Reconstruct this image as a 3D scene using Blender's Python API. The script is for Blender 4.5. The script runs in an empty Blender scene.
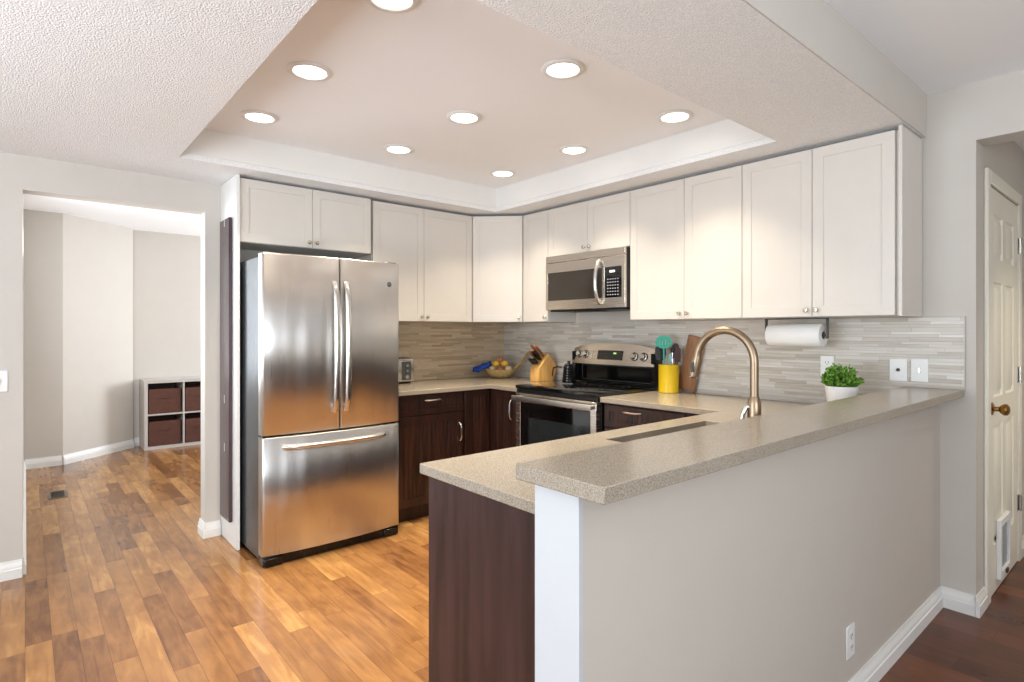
import bpy, bmesh, math, random
from mathutils import Vector, Matrix
random.seed(7)
PI = math.pi
S = bpy.context.scene
COL = S.collection

# ------------------------------------------------------------------ camera, world, lights, exposure
cd = bpy.data.cameras.new('camera'); cam = bpy.data.objects.new('camera', cd); COL.objects.link(cam)
cam.location = (0, 0, 1.32)
cam.rotation_euler = (PI/2, 0, -math.atan2(0.6484, 0.7612))
cd.sensor_fit = 'HORIZONTAL'; cd.sensor_width = 36.0; cd.lens = 36.0*571.6/1024.0
cd.shift_y = -10.0/1024.0; cd.clip_start = 0.02; cd.clip_end = 200
S.camera = cam

S.view_settings.view_transform = 'Standard'; S.view_settings.look = 'None'
S.view_settings.gamma = 1.0; S.view_settings.use_curve_mapping = False
S.view_settings.exposure = 0.05

w = bpy.data.worlds.new('sky'); S.world = w; w.use_nodes = True
bg = w.node_tree.nodes['Background']; bg.inputs[0].default_value = (0.75, 0.87, 1.0, 1); bg.inputs[1].default_value = 1.5

def window_light(name, loc, direction, sx, sy, power, color):
    l = bpy.data.lights.new(name, 'AREA'); l.shape = 'RECTANGLE'; l.size = sx; l.size_y = sy
    l.energy = power; l.color = color
    o = bpy.data.objects.new(name, l); COL.objects.link(o); o.location = loc
    o.rotation_euler = Vector(direction).to_track_quat('-Z', 'Y').to_euler()
    return o
DAY = (0.88, 0.945, 1.0)
window_light('daylight_patio_window', (-2.12, 1.5, 1.25), (1, 0, 0.80), 2.4, 1.9, 103, (0.84, 0.92, 1.0))
window_light('daylight_rear_window', (-0.3, -2.52, 1.45), (0.12, 1, 0.90), 2.6, 1.5, 98, DAY)
window_light('daylight_hall_room_window', (4.12, 6.95, 1.4), (-1, 0, 0.1), 1.3, 1.2, 84, DAY)
window_light('daylight_far_side_window', (0.03, 5.3, 1.5), (1, 0, 0.1), 1.6, 1.2, 42, DAY)
DOWNLIGHT_POWER = 6.0
WARM = (1.0, 0.88, 0.68)

# ------------------------------------------------------------------ materials
MATS = {}
def new_mat(name):
    m = bpy.data.materials.new(name); m.use_nodes = True
    MATS[name] = m
    return m, m.node_tree, m.node_tree.nodes['Principled BSDF']
def N(nt, typ, **kw):
    n = nt.nodes.new(typ)
    for k, v in kw.items():
        if k.startswith('i_'): n.inputs[k[2:].replace('_', ' ')].default_value = v
        elif k.startswith('n_'): n.inputs[int(k[2:])].default_value = v
        else: setattr(n, k, v)
    return n
def L(nt, a, b): nt.links.new(a, b)
def math_n(nt, op, a, b=None, c=None):
    n = nt.nodes.new('ShaderNodeMath'); n.operation = op
    for i, x in enumerate((a, b, c)):
        if x is None: continue
        if isinstance(x, (int, float)): n.inputs[i].default_value = x
        else: nt.links.new(x, n.inputs[i])
    return n.outputs[0]
def rgb(r, g, b):
    f = lambda c: ((c/255.0)/12.92 if c/255.0 <= 0.04045 else ((c/255.0+0.055)/1.055)**2.4)
    return (f(r), f(g), f(b), 1)
def plain(name, col, rough=0.5, metal=0.0, var=0.04, scale=8.0, bump=0.0, bscale=200.0, spec=0.5, stretch=(1,1,1), coat=0.0, bdist=0.002):
    m, nt, p = new_mat(name)
    tc = N(nt, 'ShaderNodeTexCoord'); mp = N(nt, 'ShaderNodeMapping'); mp.inputs['Scale'].default_value = stretch
    L(nt, tc.outputs['Object'], mp.inputs[0])
    nz = N(nt, 'ShaderNodeTexNoise', i_Scale=scale, i_Detail=3.0); L(nt, mp.outputs[0], nz.inputs['Vector'])
    r = N(nt, 'ShaderNodeValToRGB'); e = r.color_ramp.elements
    e[0].position = 0.3; e[1].position = 0.7
    e[0].color = tuple(c*(1-var) for c in col[:3])+(1,); e[1].color = tuple(min(1, c*(1+var)) for c in col[:3])+(1,)
    L(nt, nz.outputs['Fac'], r.inputs[0]); L(nt, r.outputs[0], p.inputs['Base Color'])
    p.inputs['Roughness'].default_value = rough; p.inputs['Metallic'].default_value = metal
    p.inputs['Specular IOR Level'].default_value = spec; p.inputs['Coat Weight'].default_value = coat
    if bump > 0:
        n2 = N(nt, 'ShaderNodeTexNoise', i_Scale=bscale, i_Detail=2.0); L(nt, mp.outputs[0], n2.inputs['Vector'])
        b = N(nt, 'ShaderNodeBump', i_Strength=bump, i_Distance=bdist); L(nt, n2.outputs['Fac'], b.inputs['Height']); L(nt, b.outputs[0], p.inputs['Normal'])
    return m

M_wall = plain('wall_paint', rgb(205, 199, 191), 0.75, var=0.01, bump=0.08, bscale=90)
M_wallp = plain('peninsula_wall_paint', rgb(199, 191, 181), 0.7, var=0.01, bump=0.08, bscale=90)
M_post = plain('post_paint', rgb(196, 198, 200), 0.5, var=0.01)
M_white = plain('white_trim_paint', rgb(234, 233, 230), 0.4, var=0.01)
M_ceil = plain('smooth_ceiling_paint', rgb(249, 250, 252), 0.85, var=0.012, scale=3, bump=0.25, bscale=60)
M_pop = plain('textured_ceiling_paint', rgb(243, 243, 243), 0.9, var=0.08, scale=190, bump=1.0, bscale=170, bdist=0.006)
M_cab = plain('white_cabinet_paint', rgb(218, 212, 204), 0.38, var=0.01)
M_gap = plain('cabinet_shadow_edge', rgb(150, 140, 128), 0.6, var=0.02)
M_knob = plain('nickel_knob', rgb(215, 208, 196), 0.25, metal=1.0, var=0.02)
M_chrome = plain('satin_chrome', rgb(215, 213, 208), 0.22, metal=1.0, var=0.02)
M_bronze = plain('brushed_bronze_nickel', rgb(152, 132, 110), 0.36, metal=1.0, var=0.03)
M_brass = plain('antique_brass', rgb(150, 112, 60), 0.28, metal=1.0, var=0.05)
M_black = plain('black_gloss', rgb(14, 14, 15), 0.12, var=0.05)
M_blackm = plain('black_matte', rgb(13, 13, 14), 0.45, var=0.05)
M_glassb = plain('black_ceramic_glass', rgb(8, 8, 9), 0.05, var=0.02, coat=0.5)
M_dgrey = plain('dark_grey_enamel', rgb(70, 70, 72), 0.35, var=0.03)
M_fside = plain('fridge_side_enamel', rgb(92, 96, 100), 0.28, metal=0.7, var=0.05, bump=0.3, bscale=160)
M_plastic = plain('white_plastic', rgb(238, 238, 236), 0.35, var=0.005)
M_slot = plain('socket_slots', rgb(60, 58, 56), 0.5, var=0.02)
M_yellow = plain('yellow_glaze', rgb(222, 186, 24), 0.25, var=0.02, coat=0.3)
M_teal = plain('teal_silicone', rgb(30, 165, 140), 0.4, var=0.03)
M_blue = plain('blue_cloth', rgb(25, 75, 170), 0.8, var=0.12, scale=30)
M_paper = plain('paper_towel_white', rgb(242, 242, 240), 0.9, var=0.01, bump=0.4, bscale=150)
M_card = plain('cardboard_core', rgb(170, 140, 105), 0.8, var=0.05)
M_pot = plain('white_ceramic', rgb(240, 240, 240), 0.3, var=0.01)
M_soil = plain('dark_soil', rgb(50, 38, 28), 0.95, var=0.2, scale=80)
M_shelf = plain('light_grey_shelf', rgb(196, 190, 184), 0.5, var=0.015)
M_vent = plain('vent_metal', rgb(120, 108, 92), 0.45, metal=0.4, var=0.03)
M_basket = plain('brown_fabric_bin', rgb(92, 58, 47), 0.85, var=0.12, scale=40, bump=0.5, bscale=300)
M_mark = plain('pale_paint_marks', rgb(205, 205, 215), 0.6, var=0.02)
M_steelsink = plain('sink_steel', rgb(150, 140, 128), 0.3, metal=1.0, var=0.04)
M_fruit_y = plain('yellow_skin', rgb(222, 180, 60), 0.5, var=0.1)
M_fruit_c = plain('cream_skin', rgb(215, 185, 150), 0.6, var=0.1)
M_fruit_r = plain('reddish_skin', rgb(176, 110, 80), 0.5, var=0.15)
M_pipe = plain('door_paint', rgb(240, 236, 222), 0.4, var=0.01)

def emis(name, col, st):
    m, nt, p = new_mat(name); p.inputs['Base Color'].default_value = col
    p.inputs['Emission Color'].default_value = col; p.inputs['Emission Strength'].default_value = st; return m
M_satin = plain('satin_steel', rgb(190, 188, 184), 0.42, metal=1.0, var=0.02)
M_lens = emis('lit_lens', (1, 0.97, 0.9, 1), 5.0)
M_led = emis('green_led', (0.45, 0.9, 0.3, 1), 0.7)
M_disp = emis('pale_display', (0.8, 0.9, 0.9, 1), 0.6)

def steel(name, col=(0.60, 0.575, 0.55), rough=0.30, vert=True, wav=0.6):
    m, nt, p = new_mat(name)
    tc = N(nt, 'ShaderNodeTexCoord'); mp = N(nt, 'ShaderNodeMapping')
    mp.inputs['Scale'].default_value = (400, 400, 3) if vert else (3, 3, 400)
    L(nt, tc.outputs['Object'], mp.inputs[0])
    nz = N(nt, 'ShaderNodeTexNoise', i_Scale=1.0, i_Detail=3.0); L(nt, mp.outputs[0], nz.inputs['Vector'])
    m2 = N(nt, 'ShaderNodeMapping'); m2.inputs['Scale'].default_value = (7, 1, 0.7) if vert else (1.5, 1.5, 6)
    L(nt, tc.outputs['Object'], m2.inputs[0])
    n2 = N(nt, 'ShaderNodeTexNoise', i_Scale=1.0, i_Detail=1.0); L(nt, m2.outputs[0], n2.inputs['Vector'])
    b1 = N(nt, 'ShaderNodeBump', i_Strength=0.06, i_Distance=0.001); L(nt, nz.outputs['Fac'], b1.inputs['Height'])
    b1.inputs['Strength'].default_value = 0.06 if vert else 0.004
    b2 = N(nt, 'ShaderNodeBump', i_Strength=wav, i_Distance=0.02); L(nt, n2.outputs['Fac'], b2.inputs['Height']); L(nt, b1.outputs[0], b2.inputs['Normal'])
    L(nt, b2.outputs[0], p.inputs['Normal'])
    p.inputs['Base Color'].default_value = col+(1,); p.inputs['Metallic'].default_value = 1.0
    r = math_n(nt, 'MULTIPLY_ADD', nz.outputs['Fac'], 0.12, rough-0.06); L(nt, r, p.inputs['Roughness'])
    p.inputs['Anisotropic'].default_value = 0.5
    return m
M_steel = steel('brushed_steel')
M_steelh = steel('brushed_steel_range', (0.66, 0.60, 0.53), 0.26, vert=False, wav=0.04)

def planks(name, cols, width, length, rough, groove, grain=0.25, axis='Y', seamf=0.006):
    m, nt, p = new_mat(name)
    tc = N(nt, 'ShaderNodeTexCoord'); sp = N(nt, 'ShaderNodeSeparateXYZ'); L(nt, tc.outputs['Object'], sp.inputs[0])
    x, y = (sp.outputs[0], sp.outputs[1]) if axis == 'Y' else (sp.outputs[1], sp.outputs[0])
    xs = math_n(nt, 'DIVIDE', x, width); xi = math_n(nt, 'FLOOR', xs); xf = math_n(nt, 'FRACT', xs)
    wn = N(nt, 'ShaderNodeTexWhiteNoise', noise_dimensions='1D'); L(nt, xi, wn.inputs['W'])
    yo = math_n(nt, 'ADD', math_n(nt, 'DIVIDE', y, length), math_n(nt, 'MULTIPLY', wn.outputs['Value'], 7.0))
    yi = math_n(nt, 'FLOOR', yo); yf = math_n(nt, 'FRACT', yo)
    cb = N(nt, 'ShaderNodeCombineXYZ'); L(nt, xi, cb.inputs[0]); L(nt, yi, cb.inputs[1])
    w2 = N(nt, 'ShaderNodeTexWhiteNoise', noise_dimensions='3D'); L(nt, cb.outputs[0], w2.inputs['Vector'])
    # grain, shifted per plank
    cg = N(nt, 'ShaderNodeCombineXYZ')
    L(nt, math_n(nt, 'MULTIPLY_ADD', x, 26.0, math_n(nt, 'MULTIPLY', w2.outputs['Value'], 50.0)), cg.inputs[0])
    L(nt, math_n(nt, 'MULTIPLY_ADD', y, 3.0, math_n(nt, 'MULTIPLY', w2.outputs['Value'], 31.0)), cg.inputs[1])
    g = N(nt, 'ShaderNodeTexNoise', i_Scale=1.0, i_Detail=6.0, i_Distortion=1.2); L(nt, cg.outputs[0], g.inputs['Vector'])
    cg2 = N(nt, 'ShaderNodeCombineXYZ')
    L(nt, math_n(nt, 'MULTIPLY_ADD', x, 9.0, math_n(nt, 'MULTIPLY', w2.outputs['Value'], 90.0)), cg2.inputs[0])
    L(nt, math_n(nt, 'MULTIPLY', y, 5.0), cg2.inputs[1])
    g2 = N(nt, 'ShaderNodeTexNoise', i_Scale=1.0, i_Detail=3.0, i_Distortion=0.8); L(nt, cg2.outputs[0], g2.inputs['Vector'])
    v = math_n(nt, 'MULTIPLY_ADD', g.outputs['Fac'], grain*2, math_n(nt, 'MULTIPLY_ADD', w2.outputs['Value'], 0.55, -grain*0.78+0.12))
    v = math_n(nt, 'ADD', v, math_n(nt, 'MULTIPLY_ADD', g2.outputs['Fac'], 0.5, -0.25))
    r = N(nt, 'ShaderNodeValToRGB'); e = r.color_ramp.elements
    while len(e) < len(cols): e.new(0.5)
    for i, c in enumerate(cols): e[i].position = i/(len(cols)-1); e[i].color = c
    L(nt, v, r.inputs[0])
    # seams
    ex = math_n(nt, 'LESS_THAN', math_n(nt, 'MINIMUM', xf, math_n(nt, 'SUBTRACT', 1.0, xf)), groove/width/2)
    ey = math_n(nt, 'LESS_THAN', math_n(nt, 'MINIMUM', yf, math_n(nt, 'SUBTRACT', 1.0, yf)), groove/length/2)
    seam = math_n(nt, 'MAXIMUM', ex, ey)
    mx = N(nt, 'ShaderNodeMix', data_type='RGBA', blend_type='MULTIPLY'); mx.inputs[7].default_value = (0.42, 0.34, 0.28, 1)
    L(nt, seam, mx.inputs[0]); L(nt, r.outputs[0], mx.inputs[6]); L(nt, mx.outputs[2], p.inputs['Base Color'])
    b = N(nt, 'ShaderNodeBump', i_Strength=0.15, i_Distance=0.001)
    hgt = math_n(nt, 'SUBTRACT', math_n(nt, 'MULTIPLY', g.outputs['Fac'], 0.25), seam); L(nt, hgt, b.inputs['Height']); L(nt, b.outputs[0], p.inputs['Normal'])
    L(nt, math_n(nt, 'MULTIPLY_ADD', g2.outputs['Fac'], 0.14, rough-0.07), p.inputs['Roughness'])
    p.inputs['Specular IOR Level'].default_value = 0.5
    return m
M_oak = planks('oak_plank_floor', [rgb(86, 52, 31), rgb(130, 88, 52), rgb(158, 113, 67), rgb(196, 150, 92)], 0.088, 0.80, 0.22, 0.0016, grain=0.36)
M_lam = planks('dark_laminate_floor', [rgb(58, 28, 14), rgb(88, 46, 26), rgb(112, 64, 38), rgb(140, 88, 56)], 0.125, 1.2, 0.3, 0.002)

def wood(name, c0, c1, rough=0.4, sc=(30, 30, 2.5), coat=0.0, spec=0.5):
    m, nt, p = new_mat(name)
    tc = N(nt, 'ShaderNodeTexCoord'); mp = N(nt, 'ShaderNodeMapping'); mp.inputs['Scale'].default_value = sc
    L(nt, tc.outputs['Object'], mp.inputs[0])
    g = N(nt, 'ShaderNodeTexNoise', i_Scale=1.0, i_Detail=6.0, i_Distortion=0.6); L(nt, mp.outputs[0], g.inputs['Vector'])
    r = N(nt, 'ShaderNodeValToRGB'); e = r.color_ramp.elements; e[0].position = 0.3; e[1].position = 0.72; e[0].color = c0; e[1].color = c1
    L(nt, g.outputs['Fac'], r.inputs[0]); L(nt, r.outputs[0], p.inputs['Base Color'])
    b = N(nt, 'ShaderNodeBump', i_Strength=0.12, i_Distance=0.001); L(nt, g.outputs['Fac'], b.inputs['Height']); L(nt, b.outputs[0], p.inputs['Normal'])
    p.inputs['Roughness'].default_value = rough; p.inputs['Coat Weight'].default_value = coat; p.inputs['Specular IOR Level'].default_value = spec
    return m
M_dark = wood('dark_walnut_stain', rgb(28, 15, 11), rgb(62, 35, 25), 0.34)
M_panel = wood('dark_end_panel', rgb(40, 26, 26), rgb(70, 48, 47), 0.34, sc=(22, 22, 1.6))
M_block = wood('knife_block_wood', rgb(214, 158, 84), rgb(236, 188, 112), 0.4, sc=(40, 40, 5))
M_board = wood('cutting_board_wood', rgb(128, 88, 60), rgb(168, 124, 90), 0.5, sc=(30, 30, 4))
M_chart = wood('chart_board_wood', rgb(52, 38, 44), rgb(84, 64, 68), 0.2, sc=(26, 26, 1.5))
M_wicker = wood('wicker', rgb(150, 120, 70), rgb(212, 184, 128), 0.7, sc=(60, 60, 160))
M_handwood = wood('knife_handle_wood', rgb(120, 62, 28), rgb(170, 100, 50), 0.4)

def stone(name):
    m, nt, p = new_mat(name)
    tc = N(nt, 'ShaderNodeTexCoord')
    n1 = N(nt, 'ShaderNodeTexNoise', i_Scale=420.0, i_Detail=3.0); L(nt, tc.outputs['Object'], n1.inputs['Vector'])
    vo = N(nt, 'ShaderNodeTexVoronoi', i_Scale=480.0); L(nt, tc.outputs['Object'], vo.inputs['Vector'])
    r = N(nt, 'ShaderNodeValToRGB'); e = r.color_ramp.elements
    e[0].position = 0.33; e[0].color = rgb(122, 112, 99); e[1].position = 0.66; e[1].color = rgb(182, 170, 153)
    L(nt, n1.outputs['Fac'], r.inputs[0])
    r2 = N(nt, 'ShaderNodeValToRGB'); f = r2.color_ramp.elements; f[0].position = 0.0; f[0].color = (0.72, 0.7, 0.68, 1); f[1].position = 0.3; f[1].color = (1, 1, 1, 1)
    L(nt, vo.outputs['Distance'], r2.inputs[0])
    mx = N(nt, 'ShaderNodeMix', data_type='RGBA', blend_type='MULTIPLY'); mx.inputs[0].default_value = 0.8
    L(nt, r.outputs[0], mx.inputs[6]); L(nt, r2.outputs[0], mx.inputs[7]); L(nt, mx.outputs[2], p.inputs['Base Color'])
    p.inputs['Roughness'].default_value = 0.2
    return m
M_stone = stone('speckled_quartz')

def tile(name, axis, cols):
    m, nt, p = new_mat(name)
    tc = N(nt, 'ShaderNodeTexCoord'); sp = N(nt, 'ShaderNodeSeparateXYZ'); L(nt, tc.outputs['Object'], sp.inputs[0])
    u = sp.outputs[axis]; z = sp.outputs[2]
    # rows of three heights, built from a warped z
    zz = math_n(nt, 'ADD', z, math_n(nt, 'MULTIPLY', math_n(nt, 'SINE', math_n(nt, 'MULTIPLY', z, 130.0)), 0.0022))
    rs = math_n(nt, 'DIVIDE', zz, 0.0165); ri = math_n(nt, 'FLOOR', rs); rf = math_n(nt, 'FRACT', rs)
    wn = N(nt, 'ShaderNodeTexWhiteNoise', noise_dimensions='1D'); L(nt, ri, wn.inputs['W'])
    uo = math_n(nt, 'ADD', math_n(nt, 'DIVIDE', u, 0.21), math_n(nt, 'MULTIPLY', wn.outputs['Value'], 9.0))
    ui = math_n(nt, 'FLOOR', uo); uf = math_n(nt, 'FRACT', uo)
    cb = N(nt, 'ShaderNodeCombineXYZ'); L(nt, ri, cb.inputs[0]); L(nt, ui, cb.inputs[1])
    w2 = N(nt, 'ShaderNodeTexWhiteNoise', noise_dimensions='3D'); L(nt, cb.outputs[0], w2.inputs['Vector'])
    cg = N(nt, 'ShaderNodeCombineXYZ')
    L(nt, math_n(nt, 'MULTIPLY_ADD', u, 7.0, math_n(nt, 'MULTIPLY', w2.outputs['Value'], 40.0)), cg.inputs[0]); L(nt, math_n(nt, 'MULTIPLY', z, 90.0), cg.inputs[2])
    g = N(nt, 'ShaderNodeTexNoise', i_Scale=1.0, i_Detail=4.0); L(nt, cg.outputs[0], g.inputs['Vector'])
    v = math_n(nt, 'ADD', math_n(nt, 'MULTIPLY', w2.outputs['Value'], 0.65), math_n(nt, 'MULTIPLY_ADD', g.outputs['Fac'], 0.8, -0.22))
    r = N(nt, 'ShaderNodeValToRGB'); e = r.color_ramp.elements
    while len(e) < len(cols): e.new(0.5)
    for i, c in enumerate(cols): e[i].position = i/(len(cols)-1); e[i].color = c
    L(nt, v, r.inputs[0])
    ex = math_n(nt, 'LESS_THAN', math_n(nt, 'MINIMUM', rf, math_n(nt, 'SUBTRACT', 1.0, rf)), 0.05)
    ey = math_n(nt, 'LESS_THAN', uf, 0.006)
    seam = math_n(nt, 'MAXIMUM', ex, ey)
    mx = N(nt, 'ShaderNodeMix', data_type='RGBA', blend_type='MULTIPLY'); mx.inputs[7].default_value = (0.8, 0.79, 0.77, 1)
    L(nt, seam, mx.inputs[0]); L(nt, r.outputs[0], mx.inputs[6]); L(nt, mx.outputs[2], p.inputs['Base Color'])
    b = N(nt, 'ShaderNodeBump', i_Strength=0.5, i_Distance=0.003)
    L(nt, math_n(nt, 'SUBTRACT', math_n(nt, 'MULTIPLY', w2.outputs['Value'], 0.6), seam), b.inputs['Height']); L(nt, b.outputs[0], p.inputs['Normal'])
    p.inputs['Roughness'].default_value = 0.32
    return m
TC = [rgb(172, 160, 145), rgb(198, 190, 178), rgb(211, 205, 196), rgb(226, 222, 215)]
M_tileB = tile('strip_mosaic_stove_wall', 1, TC)
M_tile_warmlit = tile('strip_mosaic_warm_lit', 0, [rgb(164, 142, 114), rgb(190, 168, 138), rgb(204, 184, 156), rgb(220, 204, 178)])  # same tile as stove wall, warm floor bounce painted in as tan

# leaf material
def leafm():
    m, nt, p = new_mat('leaf_green'); tc = N(nt, 'ShaderNodeTexCoord')
    nz = N(nt, 'ShaderNodeTexNoise', i_Scale=60.0); L(nt, tc.outputs['Object'], nz.inputs['Vector'])
    r = N(nt, 'ShaderNodeValToRGB'); e = r.color_ramp.elements; e[0].position = 0.35; e[1].position = 0.68; e[0].color = rgb(34, 84, 22); e[1].color = rgb(140, 190, 66)
    L(nt, nz.outputs['Fac'], r.inputs[0]); L(nt, r.outputs[0], p.inputs['Base Color']); p.inputs['Roughness'].default_value = 0.5
    return m
M_leaf = leafm()

# ------------------------------------------------------------------ mesh helpers
def BM(): return bmesh.new()
def box(bm, x0, x1, y0, y1, z0, z1, bev=0.0, seg=1, M=None):
    b = bmesh.new() if bev > 0 or M is not None else bm
    vs = [b.verts.new(c) for c in ((x0,y0,z0),(x1,y0,z0),(x1,y1,z0),(x0,y1,z0),(x0,y0,z1),(x1,y0,z1),(x1,y1,z1),(x0,y1,z1))]
    for f in ((0,3,2,1),(4,5,6,7),(0,1,5,4),(1,2,6,5),(2,3,7,6),(3,0,4,7)): b.faces.new([vs[i] for i in f])
    if b is not bm:
        if bev > 0: bmesh.ops.bevel(b, geom=b.edges[:], offset=bev, segments=seg, affect='EDGES', profile=0.5)
        merge(bm, b, M)
    return bm
def merge(dst, src, M=None):
    if M is not None: src.transform(M)
    mp = {}
    for v in src.verts: mp[v] = dst.verts.new(v.co)
    for f in src.faces:
        try:
            nf = dst.faces.new([mp[v] for v in f.verts]); nf.smooth = f.smooth
        except ValueError: pass
    src.free()
def prism(bm, pts, a0, a1, axis='z', M=None, bev=0):
    """polygon pts (2D, ccw) extruded along axis; for 'y' pts are (x,z); for 'x' pts are (y,z)"""
    b = bmesh.new()
    def P(p, a): return {'z': (p[0], p[1], a), 'y': (p[0], a, p[1]), 'x': (a, p[0], p[1])}[axis]
    lo = [b.verts.new(P(p, a0)) for p in pts]; hi = [b.verts.new(P(p, a1)) for p in pts]; n = len(pts)
    b.faces.new(lo[::-1]); b.faces.new(hi)
    for i in range(n): b.faces.new((lo[i], lo[(i+1)%n], hi[(i+1)%n], hi[i]))
    bmesh.ops.recalc_face_normals(b, faces=b.faces[:])
    if bev: bmesh.ops.bevel(b, geom=b.edges[:], offset=bev, segments=1, affect='EDGES')
    merge(bm, b, M)
def lathe(bm, prof, seg=24, c=(0,0,0), M=None, axis='z', cap=True):
    b = bmesh.new(); rings = []
    for r, z in prof:
        if r < 1e-6: rings.append([b.verts.new((0,0,z))])
        else: rings.append([b.verts.new((r*math.cos(2*PI*i/seg), r*math.sin(2*PI*i/seg), z)) for i in range(seg)])
    for A, B in zip(rings, rings[1:]):
        for i in range(seg):
            j = (i+1)%seg
            if len(A) == 1 and len(B) == 1: continue
            if len(A) == 1: f = b.faces.new((A[0], B[j], B[i]))
            elif len(B) == 1: f = b.faces.new((A[i], A[j], B[0]))
            else: f = b.faces.new((A[i], A[j], B[j], B[i]))
            f.smooth = True
    if cap:
        if len(rings[0]) > 1: b.faces.new(rings[0][::-1])
        if len(rings[-1]) > 1: b.faces.new(rings[-1])
    bmesh.ops.recalc_face_normals(b, faces=b.faces[:])
    R = Matrix.Identity(4)
    if axis == 'x': R = Matrix.Rotation(PI/2, 4, 'Y')
    if axis == 'y': R = Matrix.Rotation(-PI/2, 4, 'X')
    T = Matrix.Translation(c) @ R
    if M is not None: T = M @ T
    merge(bm, b, T)
def tube(bm, pts, r, seg=12, cap=True, flat=1.0):
    """round tube along pts; r number or list"""
    pts = [Vector(p) for p in pts]; n = len(pts)
    rs = [r]*n if isinstance(r, (int, float)) else r
    rings = []; up = None
    for i, p in enumerate(pts):
        t = (pts[min(i+1, n-1)]-pts[max(i-1, 0)]).normalized()
        if up is None:
            up = Vector((0,0,1)) if abs(t.z) < 0.9 else Vector((1,0,0))
        s = t.cross(up).normalized(); up = s.cross(t).normalized()
        rings.append([bm.verts.new(p+s*rs[i]*math.cos(2*PI*k/seg)+up*rs[i]*flat*math.sin(2*PI*k/seg)) for k in range(seg)])
    for A, B in zip(rings, rings[1:]):
        for i in range(seg):
            f = bm.faces.new((A[i], A[(i+1)%seg], B[(i+1)%seg], B[i])); f.smooth = True
    if cap: bm.faces.new(rings[0][::-1]); bm.faces.new(rings[-1])
    return bm
def cells(bm, us, vs, filled, a0, a1, mapf):
    """slab with holes: grid cells in (u,v), thickness a0..a1; mapf(u,v,a)->xyz"""
    b = bmesh.new(); nu, nv = len(us)-1, len(vs)-1
    lo = {}; hi = {}
    def g(d, i, j, a):
        if (i, j) not in d: d[(i, j)] = b.verts.new(mapf(us[i], vs[j], a))
        return d[(i, j)]
    F = lambda i, j: 0 <= i < nu and 0 <= j < nv and filled(i, j)
    for i in range(nu):
        for j in range(nv):
            if not F(i, j): continue
            q = [(i,j),(i+1,j),(i+1,j+1),(i,j+1)]
            b.faces.new([g(hi, *k, a1) for k in q]); b.faces.new([g(lo, *k, a0) for k in q][::-1])
            for (p0, p1, nb) in ((q[0],q[1],(i,j-1)),(q[1],q[2],(i+1,j)),(q[2],q[3],(i,j+1)),(q[3],q[0],(i-1,j))):
                if not F(*nb): b.faces.new((g(lo,*p0,a0), g(lo,*p1,a0), g(hi,*p1,a1), g(hi,*p0,a1)))
    bmesh.ops.recalc_face_normals(b, faces=b.faces[:])
    merge(bm, b)
    return bm
def obj(name, bm, mat, parent=None, bevel=0.0, loc=None, rz=0.0, label=None):
    bmesh.ops.recalc_face_normals(bm, faces=bm.faces[:])
    me = bpy.data.meshes.new(name); bm.to_mesh(me); bm.free()
    me.set_sharp_from_angle(angle=math.radians(42))
    me.materials.append(mat)
    o = bpy.data.objects.new(name, me); COL.objects.link(o)
    if parent is not None: o.parent = parent
    if loc is not None: o.location = loc
    if rz: o.rotation_euler = (0, 0, rz)
    if bevel > 0:
        b = o.modifiers.new('bevel', 'BEVEL'); b.width = bevel; b.segments = 2; b.limit_method = 'ANGLE'; b.angle_limit = math.radians(35)
    if label: o['label'] = label
    return o
def tag(o, label, cat, group=None):
    o['label'] = label; o['category'] = cat
    if group: o['group'] = group
    return o
def thing(name, label, cat, loc=(0,0,0), rz=0.0, group=None):
    o = bpy.data.objects.new(name, None); COL.objects.link(o); o.empty_display_size = 0.1
    o.location = loc; o.rotation_euler = (0, 0, rz)
    return tag(o, label, cat, group)
def struct(name, bm, mat, bevel=0.0, **kw):
    o = obj(name, bm, mat, None, bevel, **kw); o['kind'] = 'structure'; return o
def copy_tree(o, parent=None):
    c = o.copy(); COL.objects.link(c); c.parent = parent
    for ch in list(o.children): copy_tree(ch, c)
    return c

# ------------------------------------------------------------------ setting
XW, YW = 3.355, 4.05          # stove wall face, fridge wall face
XL, YB = -2.2, -2.6           # left and rear walls of the front room
ZS, ZC, ZT = 2.266, 2.475, 2.45

b = BM(); box(b, XL-.1, 4.2, 0.82, 7.95, -0.05, 0.0); struct('floor', b, M_oak)
b = BM(); box(b, XL-.1, 4.8, YB-.1, 0.82, -0.05, 0.0); struct('floor', b, M_lam)

# wall with opening to the room beyond
us = [XL, -0.01, 0.875, XW]; vs = [0, 2.082, 2.6]
b = cells(BM(), us, vs, lambda i, j: not (i == 1 and j == 0), YW, YW+0.12, lambda u, v, a: (u, a, v)); struct('wall_back', b, M_wall)
# stove wall, with the passage opening at its near end
us = [YB, -0.45, 0.622, YW+0.12]; vs = [0, 2.205, 2.6]
b = cells(BM(), us, vs, lambda i, j: not (i == 1 and j == 0), XW, XW+0.15, lambda u, v, a: (a, u, v)); struct('wall_right', b, M_wall)
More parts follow.
